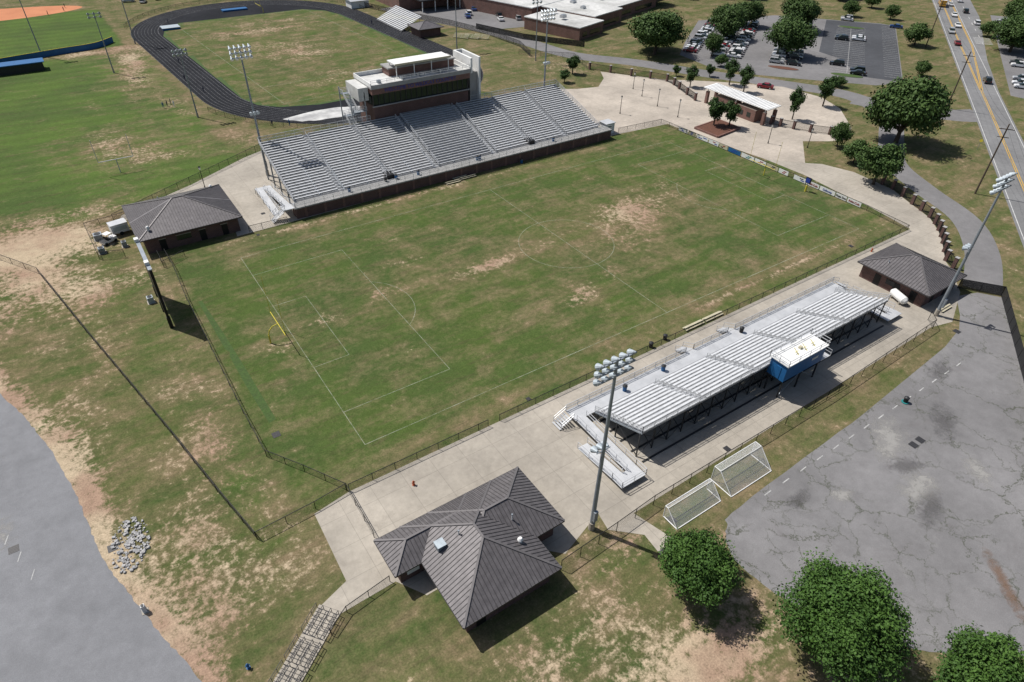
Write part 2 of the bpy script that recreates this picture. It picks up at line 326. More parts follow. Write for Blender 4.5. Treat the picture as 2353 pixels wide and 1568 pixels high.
sheet('stand_pavement',[(-70,53.4),(-68.8,56),(-53.9,63.3),(-40,72),(-34.3,74.5),(44.98,74.8),(45.98,37.4),(-41,35.6),(-52,35.4),(-49.5,54)],.014,'concrete')
ax=smooth([(58,200),(64,176),(74,148),(78,124),(82,102),(95,84),(107,62),(121,40),(128,24),(122,8),(106,-3),(92,-12),(84,-24),(77,-37),(66,-46),(52,-53)],6)
ribbon('access_lane',ax[:54],4,-4,.010,'asphalt_mid'); ribbon('service_lane',ax[53:],2.6,-3.6,.0105,'asphalt_mid')
ribbon('side_road',smooth([(126,22),(132,8),(139,-2),(146,-6)],5),5,-5,.0085,'asphalt_mid')
sheet('school_parking_lot',[(76,146),(92,143),(108,176),(112,190),(60,191),(66,172)],.022,'asphalt_mid')
for x,y,rx,ry,ro_,mt in ((4.5,-63.8,6.5,3.4,.5,'stain_light'),(0,-70.5,5,3,.2,'stain_light'),(-9,-66,2.2,1.6,0,'stain_light'),(9,-73,4,2,1,'stain_light'),(14,-66,6,2.5,.6,'stain_dark'),(2,-67.5,4,2,-.3,'stain_dark'),(-2,-73,5,2,.4,'stain_dark'),(-14,-63.5,3,1.5,.1,'stain_dark'),(-5,-83,7,1.2,.9,'stain_rust'),(24,-60,5,2,.3,'stain_dark')): stain(x,y,rx,ry,ro_,mt)
for x,y,rx,ry,ro_,mt in ((-95,-18,5,4,.3,'stain_light'),(-97,-5,6,3,.1,'stain_light')): stain(x,y,rx,ry,ro_,mt)
# main road
du=Vector((.843,.538)); dn=Vector((.538,-.843)); o0=Vector((74.5,-49.2))
rp=lambda s,d:tuple(o0+du*s+dn*d)
sheet('main_road',[rp(-140,0),rp(420,0),rp(420,19),rp(230,17),rp(150,11),rp(110,9.6),rp(-140,9.6)],.012,'asphalt_road')
mb=MB()
def stripe(s0,s1,d0,d1,w,mat,z=.018):
    a=rp(s0,d0);b_=rp(s1,d1); ribbon('',[a,b_],w/2,-w/2,z,mat,mb)
for d in (-.22,.22): stripe(-140,110,4.7+d,4.7+d,.18,'roadyellow')
for k,(a,b_) in enumerate(((4.5,4.2),(4.9,8.2))):
    for d in (-.2,.2): stripe(110,170,a+d,b_+d,.2,'roadyellow'); stripe(170,420,b_+d,b_+d,.2,'roadyellow')
for d in (.6,9.): stripe(-140,420,d,d if d<1 else 9,.16,'roadwhite')
for s in range(175,400,12): stripe(s,s+4,12.5,12.5,.2,'roadwhite')
for s in (176,178,180,182,184,186): stripe(s,s+.6,10,16,.4,'roadwhite')
mb.obj('road_marking')
# parking lot
q0=Vector((157.4,24.8)); nl=Vector((-.538,.843))
lp=lambda s,d:tuple(q0+du*s+nl*d)
sheet('parking_lot',[lp(-3,0),lp(82,0),lp(84,6),lp(78,48),lp(52,76),lp(16,74),lp(-4,72),lp(-14,60),lp(-16,44),lp(-14,30),lp(-10,8)],.016,'asphalt_mid')
sheet('parking_lot_resurfaced',[lp(-2,.3),lp(81.5,.3),lp(83,6),lp(80,27),lp(24,27),(lp(18,20)),lp(-2,13)],.020,'asphalt_dark')
mb=MB()
for s in np.arange(2,80,2.75): ribbon('',[lp(s,.5),lp(s,5.5)],.07,-.07,.026,'lotline',mb)
for c in (17,37,57):
    for s in np.arange(0 if c<50 else -6,72 if c<50 else 60,2.75): ribbon('',[lp(s,c-5.4),lp(s,c+5.4)],.07,-.07,.026,'lotline',mb)
    ribbon('',[lp(0,c),lp(70,c)],.06,-.06,.027,'lotline',mb)
mb.obj('parking_marking')
for k,(s,d) in enumerate(((-3,17),(-4,37),(20,37),(44,37),(30,57),(2,57),(70,17),(66,37))):
    me_=MB(); P=[(lp(s+1.3*math.cos(a)*1.3,d+5*math.sin(a))) for a in np.linspace(0,2*math.pi,20,endpoint=False)]
    for i in range(20): me_.panel(P[i],P[(i+1)%20],0,.15,'concrete')
    me_.poly([(x,y,.15) for x,y in P],'mulch' if k%2 else 'lush'); me_.obj('parking_island')
mb=MB()
for x in np.arange(-17,29,3.4): mb.poly([(x,-60.9,.026),(x+1.3,-60.85,.026),(x+1.3,-60.72,.026),(x,-60.77,.026)],'lotline')
for x,y in ((-93.6,-16.2),(-92.6,-19.4),(-91.6,-22.6),(-90.6,-25.8)): mb.poly([(x,y,.03),(x+.1,y-.04,.03),(x+.5,y+1.2,.03),(x+.4,y+1.24,.03)],'lotline')
mb.obj('parking_marking')
# track
tc=Vector((3.5,160)); tilt=math.radians(3)
def oval(r,hs,n=40,rr=None):
    P=[]
    for k in range(n+1): a=math.pi*k/n; P.append((r*math.cos(a),hs+r*math.sin(a)))
    for k in range(n+1): a=math.pi+math.pi*k/n; P.append((r*math.cos(a),-hs+r*math.sin(a)))
    c,s_=math.cos(tilt),math.sin(tilt); return [(tc.x+x*c-y*s_,tc.y+x*s_+y*c) for x,y in P]
sheet('running_track',oval(44,38.5),.010,'track')
mb=MB()
for r in np.arange(34.8,44.2,1.14):
    P=oval(r,38.5); w_=.05 if r in (34.8,) else .025; ribbon('',P+[P[0]],w_,-w_,.018,'laneline',mb)
mb.obj('track_marking')
c,s_=math.cos(tilt),math.sin(tilt)
tp=lambda x,y:(tc.x+x*c-y*s_,tc.y+x*s_+y*c)
inner=[tp(*p) for p in [(34.3,-40),(34.3,36),(32,46),(25,53),(-24,55),(-31,48),(-34.2,38),(-34.2,-44),(-32.5,-52),(-28,-57),(-18,-61),(6,-62),(20,-60),(29,-56),(33,-49)]]
sheet('infield_grass',inner,.022,'lush')
def pip(x,y,P):
    ins=np.zeros(x.shape,bool); j=len(P)-1
    for i in range(len(P)):
        xi,yi=P[i];xj,yj=P[j]; ins^=((yi>y)!=(yj>y))&(x<(xj-xi)*(y-yi)/(yj-yi+1e-9)+xi); j=i
    return ins
gx=np.arange(-34,42,1.5); gy=np.arange(92,220,1.5); GX,GY=np.meshgrid(gx,gy,indexing='ij'); idx=np.arange(GX.size).reshape(GX.shape)
ins=pip(GX,GY,inner); fc=ins[:-1,:-1]&ins[1:,:-1]&ins[1:,1:]&ins[:-1,1:]
Fq=np.stack([idx[:-1,:-1],idx[1:,:-1],idx[1:,1:],idx[:-1,1:]],-1)[fc]
me=bpy.data.meshes.new('infield_turf'); me.from_pydata(np.stack([GX.ravel(),GY.ravel(),np.full(GX.size,.026)],1).tolist(),[],Fq.tolist()); me.materials.append(MATS['grass'])
X_,Y_=X,Y; X,Y=GX,GY; gd=np.full(GX.shape,.32); gs=np.full(GX.shape,.03)
for x,y,a,b_,v in ((.2,187,22,6,.65),(3,150,14,9,.55),(0,165,18,8,.35),(5,120,16,8,.4),(8,200,16,4,.45)): gs+=blob(x,y,a,b_)*v; gd+=blob(x,y,a*1.3,b_*1.3)*v*.7
X,Y=X_,Y_
ca=me.color_attributes.new('mask','FLOAT_COLOR','POINT'); ca.data.foreach_set('color',np.stack([gd.ravel(),gs.ravel(),np.full(GX.size,.55),np.ones(GX.size)],1).astype(np.float32).ravel()); place(me,'infield_turf')
mb=MB()
F=[tp(-26,-55),tp(26,-55),tp(26,52),tp(-26,52)]
for i in range(4): ribbon('',[F[i],F[(i+1)%4]],.08,-.08,.034,'pitchline',mb)
for k in (-38,38): ribbon('',[tp(-26,k),tp(26,k)],.08,-.08,.034,'pitchline',mb)
mb.obj('field_marking')
sheet('sand_pit',rag([(-24,92),(-12,94),(-3,91.5),(2,89),(-4,86.5),(-12,86),(-20,88),(-24,92)],.3,5),.028,'sandwhite')
sheet('infield_clay',smooth([(-100,250),(-84,249),(-68,251),(-55,256),(-51,262),(-60,268),(-80,272),(-105,275)],5,True),.012,'clay')
# ---------------------------------------------------------------- pitch marking
mb=MB(); L=107.4/2; W=27.16; zl=.008
def ln(a,b_,w=.11): ribbon('',[a,b_],w/2,-w/2,zl,'pitchline',mb)
for a,b_ in (((-L,-W),(L,-W)),((-L,W),(L,W)),((-L,-W),(-L,W)),((L,-W),(L,W)),((0,-W),(0,W))): ln(a,b_)
for sg in (-1,1):
    for dd,hw in ((16.5,20.16),(5.5,9.15)):
        x=sg*(L-dd); ln((x,-hw),(x,hw)); ln((sg*L,hw),(x,hw)); ln((sg*L,-hw),(x,-hw))
    A=math.acos(5.5/9.15); P=[(sg*(L-11-9.15*math.cos(t)),9.15*math.sin(t)) for t in np.linspace(-A,A,20)]; ribbon('',P,.05,-.05,zl,'pitchline',mb)
ribbon('',[(9.15*math.cos(t),9.15*math.sin(t)) for t in np.linspace(0,2*math.pi,60)],.06,-.06,zl,'pitchline',mb)
mb.obj('pitch_marking')
sheet('green_turf_strip',[(-63.6,17),(-63.0,17),(-62.4,6),(-62.,-5),(-61.7,-16.5),(-62.7,-16.8),(-63.1,-8),(-63.2,0),(-62.9,1),(-63.3,2)],.006,'lush')
# ---------------------------------------------------------------- fences
fence('perimeter_fence',[(-64.8,36),(-64.6,29),(-65,18.4),(-65,-.2),(-65,-13.1),(-64.8,-22.4),(-61.7,-27.3),(-58.5,-32.8),(-58.6,-40.6)],1.25)
fence('perimeter_fence',[(-58.3,-33),(-40.2,-33),(-38.7,-33)],1.2); fence('perimeter_fence',[(-36.9,-33),(61.5,-32.9),(62.3,-23.3),(62.4,4.3),(61.2,37.2),(46.8,38.2)],1.2)
fence('perimeter_fence',[(-43.6,-55.3),(-35.4,-54.9),(-29.3,-54.5),(4,-54.6),(33.3,-53.7),(35,-52)],1.8,'chainlink')
fence('outer_fence',[(-110,62),(-89.8,49.2),(-84.4,40.2)],1.3); fence('outer_fence',[(-84.4,40.2),(-79.9,17.5),(-76.5,1.1),(-73.7,-12.6),(-71.4,-24.6),(-69.5,-33.7)],1.3,'chainlink_dense')
fence('outer_fence',[(-69.5,-33.7),(-62.6,-33.3),(-58.6,-32.8)],1.3)
fence('windscreen_fence',[(48.9,-49.6),(53,-55.1),(31.9,-68.3),(10,-82),(-2,-90)],1.9,'windscreen',post='black')
fence('step_fence',[(-59.5,-46.5),(-64.6,-47.2),(-66.8,-48.6)],1.1)
fence('building_fence',[(-75,40),(-75.5,53),(-68,54)],1.5); fence('building_fence',[(-66,35.5),(-66,31),(-62,33)],1.3); fence('building_fence',[(-75,40),(-71,38.5)],1.5)
fence('building_fence',[(-49.5,36),(-42,35.8)],1.2); fence('stand_fence',[(-70.5,54),(-54,63.6),(-34.4,74.8)],1.6)
ft=[p for p in oval(46.5,39)]; fence('track_fence',ft[0:36],1.3,'chainlink',4.5); fence('track_fence',ft[44:62],1.3,'chainlink',4.5)
fence('campus_fence',[(50,205),(55,188),(66,160),(71,140),(72,120),(68,108)],2,'chainlink_dense',4); fence('campus_fence',[(66,112),(80,99),(76,87)],1.6,'chainlink',4); fence('lane_fence',[(72,150),(79,128),(86,117),(92,108)],2.,'windscreen',3)
for pts in ([(76.2,85.8),(79.8,79.6),(83.3,73.5),(86.8,68.4),(89.3,63.4),(88.5,59.5),(87.1,55.9),(85.2,50.8),(83.4,45.8)],[(86.8,21.2),(87.6,18.8),(89.2,15.6),(91.1,11.8),(94,7.9)],[(77.4,-17.5),(77.1,-20.2),(75.4,-23.5),(73.6,-26.8),(72.4,-29.5),(70.9,-32.2),(69,-34.4),(66.9,-36.3),(64.7,-38),(62.4,-39.6),(59.4,-41.5),(56.4,-43.4),(54.9,-45.6)]):
    mb=MB()
    for i,(x,y) in enumerate(pts):
        mb.box(x-.3,x+.3,y-.3,y+.3,0,2.2,'brick'); mb.box(x-.36,x+.36,y-.36,y+.36,2.2,2.3,'deckconc')
        if i+1<len(pts):
            q=pts[i+1]; n=int(math.dist((x,y),q)/.2)
            for z in (.3,1.9): mb.beam((x,y,z),(*q,z),.07,'black')
            for k in range(1,n): t=k/n; px,py=x+(q[0]-x)*t,y+(q[1]-y)*t; mb.beam((px,py,.1),(px,py,2.05),.045,'black')
    mb.obj('brick_pier_fence')
# banners
e=empty('sponsor_banner_row')
y=31.
k=0
while y>-21:
    w=R.choice((2.6,3.2,3.8)); mb=MB(); x=62.22-max(0,y)*.02
    cm=R.choice(['white','white','white','white','cream','blue','black']) if y>-8 else 'white'
    mb.box(x-.03,x,y-w,y,.15,1.15,cm); 
    if y>-8:
        for j in range(2): 
            yy=y-w*R.uniform(.15,.6); mb.box(x-.045,x-.03,yy-w*.3,yy,.35+.35*j,.55+.35*j,R.choice(['bluesign','red','black','teal']))
    o=mb.obj('banner',e)
    if y<=-8:
        s,cc=[('Rikki-Cola','red'),('Calloway','bluesign'),('Pizza Den','black'),('Rikki-Cola','red')][k%4]; k+=1
        text(s,.62,(x-.05,y-w/2,.62),(math.pi/2,0,-math.pi/2),cc,e)
    y-=w+.25 if R.random()<.85 else w+1.6
# ---------------------------------------------------------------- hip roofs
def hiproof(mb,x0,x1,y0,y1,z,sl,dz=0.,sp=.45,seams=True):
    z+=dz; w=x1-x0;d=y1-y0
    if w>=d: h=d/2*sl; a=Vector((x0+d/2,(y0+y1)/2,z+h)); b_=Vector((x1-d/2,(y0+y1)/2,z+h))
    else: h=w/2*sl; a=Vector(((x0+x1)/2,y0+w/2,z+h)); b_=Vector(((x0+x1)/2,y1-w/2,z+h))
    A,B,C,D_=Vector((x0,y0,z)),Vector((x1,y0,z)),Vector((x1,y1,z)),Vector((x0,y1,z))
    if w>=d: faces=[(A,B,b_,a),(B,C,b_),(C,D_,a,b_),(D_,A,a)]; hips=[(A,a),(D_,a),(B,b_),(C,b_),(a,b_)]
    else: faces=[(A,B,a),(B,C,b_,a),(C,D_,b_),(D_,A,a,b_)]; hips=[(A,a),(B,a),(C,b_),(D_,b_),(a,b_)]
    for f in faces:
        mb.poly(f,'roofmetal')
        e=(f[1]-f[0]); L=e.length; e=e/L; n=e.cross(f[2]-f[0]).normalized(); s=n.cross(e)
        if n.z<0:n=-n
        loc=[((p-f[0]).dot(e),(p-f[0]).dot(s)) for p in f]
        t=sp/2
        while t<L and seams:
            ys_=[]
            for i in range(len(loc)):
                p,q=loc[i],loc[(i+1)%len(loc)]
                if (p[0]-t)*(q[0]-t)<0: ys_.append(p[1]+(q[1]-p[1])*(t-p[0])/(q[0]-p[0]))
            if len(ys_)>=2:
                p=f[0]+e*t+s*min(ys_)+n*.025; q=f[0]+e*t+s*max(ys_)+n*.025; mb.beam(p,q,.05,'seam',.05)
            t+=sp
    for p,q in hips: mb.beam(p+Vector((0,0,.05)),q+Vector((0,0,.05)),.24,'ridgecap',.06)
    for p,q in ((A,B),(B,C),(C,D_),(D_,A)): mb.beam(p-Vector((0,0,.1)),q-Vector((0,0,.1)),.1,'seam',.2)
    mb.poly([A-Vector((0,0,.15)),D_-Vector((0,0,.15)),C-Vector((0,0,.15)),B-Vector((0,0,.15))],'cream')
def vent(mb,x,y,z,k=0):
    if k==0: mb.cyl((x,y,z-.5),(x,y,z+.5),.22,.22,10,'white'); mb.cyl((x,y,z+.5),(x,y,z+.75),.32,.18,10,'white')
    elif k==1: mb.cyl((x,y,z-.5),(x,y,z+.45),.07,.07,8,'white'); mb.cyl((x,y,z+.4),(x,y,z+.5),.12,.1,8,'galv')
    else: mb.box(x-.45,x+.45,y-.45,y+.45,z-.5,z+.35,'galv'); mb.box(x-.52,x+.52,y-.52,y+.52,z+.35,z+.42,'lampshell')
def doorwin(mb,x0,x1,y,z0,z1,sgn,mat='black'):
    mb.box(x0,x1,min(y,y+sgn*.04),max(y,y+sgn*.04),z0,z1,mat); mb.box(x0-.1,x1+.1,min(y,y+sgn*.06),max(y,y+sgn*.06),z1,z1+.12,'concrete')
e=empty('concession_building'); w=MB(); r=MB(); d=MB()
w.box(-55.6,-45.5,-55.7,-43.8,0,3,'brick'); w.box(-58.6,-55.62,-47.3,-43.82,0,2.98,'brick'); w.box(-45.48,-41.7,-51.3,-43.82,0,2.98,'brick')
hiproof(r,-56.4,-44.7,-56.55,-43,3,.5); hiproof(r,-59.4,-48,-48.1,-43.02,3,.5,-.012); hiproof(r,-53,-40.9,-52.1,-43.015,3,.5,-.008)
vent(r,-47,-52.3,4.1,0); vent(r,-54.2,-48.2,4.3,2); vent(r,-52.2,-48.6,5.3,1); vent(r,-46.2,-49.6,4.7,1)
doorwin(d,-54.5,-53.4,-55.7,0,2.1,-1); doorwin(d,-50,-48,-55.7,1,2.1,-1,'glass'); d.box(-57.8,-56.4,-47.36,-47.3,.9,2.1,'white')
for x in (-54,-51.5,-49): doorwin(d,x,x+1.8,-43.8,1.,2.2,1,'galv')
w.obj('walls',e); r.obj('roof',e); d.obj('doors_windows',e)
e=empty('restroom_building'); w=MB(); r=MB(); d=MB()
w.box(-67.3,-50.8,37.3,52.3,0,3.25,'brick'); hiproof(r,-68.3,-50,36.5,53,3.2,.36,sp=.5); vent(r,-66,38.5,4,0); vent(r,-62,50,4.2,1); vent(r,-52,51,3.6,0)
for x in (-65,-58,-54): doorwin(d,x,x+1.1,37.3,0,2.2,-1)
doorwin(d,-62,-59.5,37.3,1.2,2.2,-1,'glass')
w.obj('walls',e); r.obj('roof',e); d.obj('doors_windows',e)
e=empty('restroom_building'); w=MB(); r=MB(); d=MB()
w.box(37.4,47.9,-49.3,-37.8,0,3.,'brick'); hiproof(r,36.6,48.7,-50.1,-37,3,.42,sp=.5); vent(r,39,-41,3.9,1)
for x in (-48,-45,-41.5): d.box(37.34,37.4,x,x+1.1,0,2.1,'black')
d.box(37.3,37.4,-44,-42.5,1.2,2.1,'dark_steel'); doorwin(d,40,41,-49.3,0,2.1,-1); doorwin(d,44,45,-49.3,0,2.1,-1,'black')
w.obj('walls',e); r.obj('roof',e); d.obj('doors_windows',e)
# ticket building
e=empty('ticket_building'); w=MB(); r=MB()
w.box(83.6,88.6,24.5,31,0,3.2,'brick_light'); w.box(84.2,88.2,33,39.5,0,3.2,'brick_light')
for y_ in (26,28.5,34.5,37): w.box(83.54,83.6,y_,y_+1.2,1,2.2,'glass')
for x,y_ in ((84.2,22),(88.6,22),(84.6,42.6),(88.4,42.6),(84.2,32),(88.4,32)): w.box(x-.4,x+.4,y_-.4,y_+.4,0,3.4,'brick_light'); w.cyl((x,y_,3.4),(x,y_,4.3),.12,.12,8,'white')
r.hexa([(83.8,21,4.2),(89.2,21,4.5),(89.2,43.8,4.5),(83.8,43.8,4.2),(83.8,21,4.4),(89.2,21,4.7),(89.2,43.8,4.7),(83.8,43.8,4.4)],'white')
for y_ in np.arange(21.4,43.8,.8): r.beam((83.8,y_,4.43),(89.2,y_,4.73),.1,'alum')
w.obj('walls',e); r.obj('roof',e)
mb=MB(); 
P=[(66.2,29.6),(76.4,30.6),(76.6,23.1),(66.6,21.9)]
for i in range(4): mb.beam((*P[i],.25),(*P[(i+1)%4],.25),.4,'brick_light',.5)
mb.poly([(x,y,.4) for x,y in P],'mulch'); mb.obj('brick_planter')
# ---------------------------------------------------------------- main grandstand
e=empty('main_grandstand'); base=MB(); seats=MB(); rails=MB(); steel=MB()
X0,X1=-39.3,40.2; NR=24; Y0,Z0=38.6,2.5; DY,DZ=.785,.24
base.box(X0-.6,42.2,36,36.3,0,2.15,'brick'); base.box(X0-.8,42.4,35.9,38.6,2.15,2.4,'deckconc'); base.box(41.9,42.2,36.3,38.6,0,2.15,'brick')
base.box(X0-.6,X0-.3,36.3,38.6,0,2.15,'brick')
for x in range(-38,42,4): base.box(x-.25,x+.25,35.93,35.99,0,2.1,'brick_light')
ais=[-29.2,-18.,-6.8,8.4,19.2,29.6]; segs=[];p=X0
for a in ais: segs.append((p,a-.7)); p=a+.7
segs.append((p,X1))
for i in range(NR):
    y=Y0+i*DY; z=Z0+i*DZ
    seats.box(X0,X1,y,y+DY-.02,z-.04,z,'alum_tread'); seats.box(X0,X1,y+DY-.02,y+DY,z-.04,z+DZ-.05,'alum_tread')
    for j,(a,b_) in enumerate(segs):
        seats.box(a,b_,y+.36,y+.66,z+.36,z+.41,'alum_seat')
        if j==3: seats.box(a,b_,y+.70,y+.73,z+.5,z+.68,'alum_tread')
        for x in np.arange(a+.4,b_,1.9): seats.box(x-.03,x+.03,y+.4,y+.6,z,z+.36,'alum_tread')
    for a in ais: seats.box(a-.55,a+.55,y+.30,y+.60,z,z+.12,'alum')
def railing(mb,p,q,h=1.05,n=None,mat='alum',mesh=None,bars=2,w=.06):
    p=Vector(p);q=Vector(q);L=(q-p).length;n=n or max(1,round(L/2.))
    for k in range(bars): z=Vector((0,0,h*(k+1)/bars)); mb.beam(p+z,q+z,w,mat)
    for k in range(n+1): a=p.lerp(q,k/n); mb.beam(a,a+Vector((0,0,h)),w,mat)
    if mesh: mb.panel(p,q,p.z,p.z+h,mesh,q.z,q.z+h)
ZT=Z0+NR*DZ; YT=Y0+NR*DY
railing(rails,(X0-.7,36,2.4),(42.3,36,2.4),1.1,mesh='chainlink_grey'); railing(rails,(X0,YT,ZT),(-13.4,YT,ZT),1.3,mesh='chainlink_grey'); railing(rails,(13.6,YT,ZT),(X1,YT,ZT),1.3,mesh='chainlink_grey')
for x in (X0,X1): railing(rails,(x,Y0,Z0),(x,YT,ZT),1.2,mesh='chainlink_grey',bars=3)
railing(rails,(X0-.7,36,2.4),(X0-.7,38.6,2.4),1.1)
for a in ais:
    big=a in (-6.8,8.4)
    for dx in ((-.7,.7) if big else (0,)): 
        for s0 in range(0,NR,6): railing(rails,(a+dx,Y0+s0*DY+.2,Z0+s0*DZ),(a+dx,Y0+(s0+5)*DY,Z0+(s0+5)*DZ),1.,bars=2 if big else 1,w=.08 if big else .06)
for a in (-18.,19.2):
    steel.box(a-.8,a+.8,Y0-.1,Y0+2.2,Z0-.3,Z0+.75,'black'); 
    for dx in (-.9,.9): railing(rails,(a+dx,Y0,Z0+.3),(a+dx,Y0+2.4,Z0+.8),1.1)
for x in np.arange(X0+.3,X1+.1,5.27):
    for fy in (.25,.5,.75,1.): y=Y0+(YT-Y0)*fy-.3; steel.beam((x,y,0),(x,y,Z0+(ZT-Z0)*fy-.25),.25,'galv')
    steel.beam((x,Y0,Z0-.25),(x,YT,ZT-.35),.25,'galv',.4)
    steel.beam((x,YT-.3,.5),(x,Y0+(YT-Y0)*.5,5),.12,'galv')
steel.box(X0+1,X1-1,38.7,38.9,0,2.1,'brick')
base.obj('front_wall_deck',e); seats.obj('bench_rows',e); rails.obj('handrails',e); steel.obj('steel_frame',e)
mb=MB(); mb.box(42.8,45.6,38.6,41.2,0,2.7,'white'); mb.box(42.6,45.8,38.4,41.4,2.7,2.85,'alum'); mb.box(43.4,44.6,38.56,38.6,1,2.1,'galv'); mb.box(42.76,42.8,39.4,40.3,0,2,'lampshell'); mb.obj('ticket_kiosk')
mb=MB()
def ramp(x0,x1,y0,y1,z0,z1,mat='alum'):
    mb.hexa([(x0,y0,z0-.12),(x1,y0,z0-.12),(x1,y1,z1-.12),(x0,y1,z1-.12),(x0,y0,z0),(x1,y0,z0),(x1,y1,z1),(x0,y1,z1)],mat)
    for x in (x0,x1): railing(mb,(x,y0,z0),(x,y1,z1),1.05)
ramp(-41.7,-40.2,38.6,50,2.35,1.2); ramp(-43.5,-42,50,40,1.2,.1); mb.box(-43.5,-40.2,50,51.6,1.05,1.2,'alum'); mb.box(-42.3,-40,36.3,38.6,2.2,2.36,'alum')
for k in range(10): mb.box(-44.6+k*.28,-44.3+k*.28,36.5,38.3,.2*(k+1),.2*(k+1)+.05,'alum')
railing(mb,(-44.6,36.5,.2),(-41.9,36.5,2.3)); railing(mb,(-44.6,38.3,.2),(-41.9,38.3,2.3))
for x in (-43.5,-41.8,-40.3):
    for y in (42,46,50,51.5): mb.beam((x,y,0),(x,y,1.2),.1,'galv')
mb.obj('access_ramp',e)
# press box
e=empty('press_box'); w=MB(); g=MB(); r=MB(); t=MB()
yf=57.6; xa,xb=-12.2,13.0
w.box(xa,xb,yf,66,0,11.3,'brick'); w.box(xa+.1,xb-.1,yf+.4,66,11.3,14.,'black'); w.box(xa-.3,xb+.3,yf-.5,66.3,14.,15.3,'brick_light'); w.box(xa-.5,xb+.5,yf-.8,66.5,15.3,15.7,'deckconc')
w.box(xa-.3,xb+.3,yf-.3,yf,11.15,11.35,'deckconc')
nw=18
for i in range(nw+1):
    x=xa+.1+(xb-xa-.2)*i/nw; g.box(x-.07,x+.07,yf+.05,yf+.35,11.3,14,'dark_steel')
    if i<nw: g.box(x+.07,x+(xb-xa-.2)/nw-.07,yf+.2,yf+.26,11.35,13.95,'glass')
for i in range(5): y=yf+1+i*1.5; g.box(xa-.02,xa+.06,y,y+1.2,11.6,13.6,'glass')
w.box(xa-.5,xb+.5,yf-.8,yf-.6,15.7,16.2,'deckconc')
for a in ((xa-.5,xa-.3,yf-.6,66.5),(xb+.3,xb+.5,yf-.6,66.5),(xa-.3,xb+.3,66.3,66.5)): w.box(*a,15.7,16.6,'white')
w.poly([(xa-.3,yf-.6,15.72),(xb+.3,yf-.6,15.72),(xb+.3,66.3,15.72),(xa-.3,66.3,15.72)],'whiteroof')
w.box(-5.5,12,62.5,66.2,15.73,17.4,'brick_light'); w.box(-5.8,12.3,62.2,66.4,17.4,17.7,'deckconc')
w.box(xa-3.,xa-.6,58.5,65.5,12.6,15.5,'whiteroof')
railing(g,(xa-.3,yf-.4,16.3),(xb+.3,yf-.4,16.3),.8)
r.box(-4.8,9.8,60.2,64.6,18.6,18.85,'white'); r.box(-4.9,9.9,60.1,60.2,18.5,18.95,'cream')
for x in (-4.4,.2,4.8,9.4): 
    for y in (60.6,64.2): r.beam((x,y,15.7),(x,y,18.6),.16,'white')
for x in (-10,-4,1,6): r.box(x,x+.8,59,59.8,15.73,16.4,'galv')
t.box(14.2,16.6,58.6,66,0,14.8,'deckconc'); t.box(14.0,14.5,57.8,66.3,14.8,18.3,'white'); t.box(16.3,16.8,57.8,66.3,0,18.3,'white'); t.box(14.5,16.3,66,66.3,14.8,18.3,'white')
for x in (-17.2,-13.8):
    for y in (58.6,65): t.beam((x,y,0),(x,y,14.6),.2,'galv')
for k in range(5):
    z0=k*2.6;ya,yb=(59.6,64) if k%2==0 else (64,59.6); xx=-16.9 if k%2==0 else -15.3
    for j in range(12): f=j/12; y=ya+(yb-ya)*f; t.box(xx,xx+1.4,min(y,y+(yb-ya)/12),max(y,y+(yb-ya)/12),z0+2.6*f,z0+2.6*f+.06,'galv')
    for x in (xx,xx+1.4): railing(t,(x,ya,z0),(x,yb,z0+2.6),1.05,bars=3)
    yy=(64,65.4) if k%2==0 else (58.2,59.6); t.box(-17,-13.7,yy[0],yy[1],z0+2.55,z0+2.65,'galv'); railing(t,(-17,yy[0] if k%2 else yy[1],z0+2.65),(-13.7,yy[0] if k%2 else yy[1],z0+2.65),1.05,bars=3)
    railing(t,(-17,yy[0],z0+2.65),(-17,yy[1],z0+2.65),1.05,bars=3)
text("WELCOME TO WILDCAT COUNTRY",1.15,(0,yf-.54,14.66),(math.pi/2,0,0),'bluesign',e)
w.obj('walls',e); g.obj('windows',e); r.obj('roof_canopy',e); t.obj('stair_and_elevator_tower',e)
# ---------------------------------------------------------------- visitor stand
e=empty('visitor_grandstand'); seats=MB(); rails=MB(); steel=MB()
X0,X1=-25.8,27.2; NR=11; DY=.78; DZ=.31; YS=-39.4; ZS=1.15
seats.box(X0-3.2,X1+2.8,YS,-37.1,.97,1.05,'alum'); vais=[-15,-4.5,6,16.5]
segs=[];p=X0
for a in vais: segs.append((p,a-.6)); p=a+.6
segs.append((p,X1))
for i in range(NR):
    y=YS-i*DY; z=ZS+i*DZ
    seats.box(X0,X1,y-DY+.035,y-.02,z-.04,z,'alum_tread'); seats.box(X0,X1,y-DY,y-DY+.03,z-.04,z+DZ-.05,'alum_tread')
    for a,b_ in segs: seats.box(a,b_,y-.76,y-.46,z+.38,z+.43,'alum_seat')
    for a in vais: seats.box(a-.5,a+.5,y-.70,y-.45,z+.0,z+.15,'alum')
YB=YS-NR*DY; ZB=ZS+NR*DZ
for x in np.arange(X0,X1+.1,2.65):
    steel.beam((x,YS,ZS-.2),(x,YB,ZB-.2),.1,'galv',.2)
    for f in (.08,.5,.97): y=YS+(YB-YS)*f; steel.beam((x,y,0),(x,y,ZS+(ZB-ZS)*f-.2),.14,'dark_steel')
    steel.beam((x,YB+.2,.2),(x,YS+(YB-YS)*.5,2.6),.08,'dark_steel'); steel.beam((x,-37.3,0),(x,-37.3,1),.1,'galv')
for x in np.arange(X0,X1-5,5.3): steel.beam((x,YB+.1,.3),(x+5.3,YB+.1,ZB-.4),.05,'dark_steel'); steel.beam((x+5.3,YB+.1,.3),(x,YB+.1,ZB-.4),.05,'dark_steel')
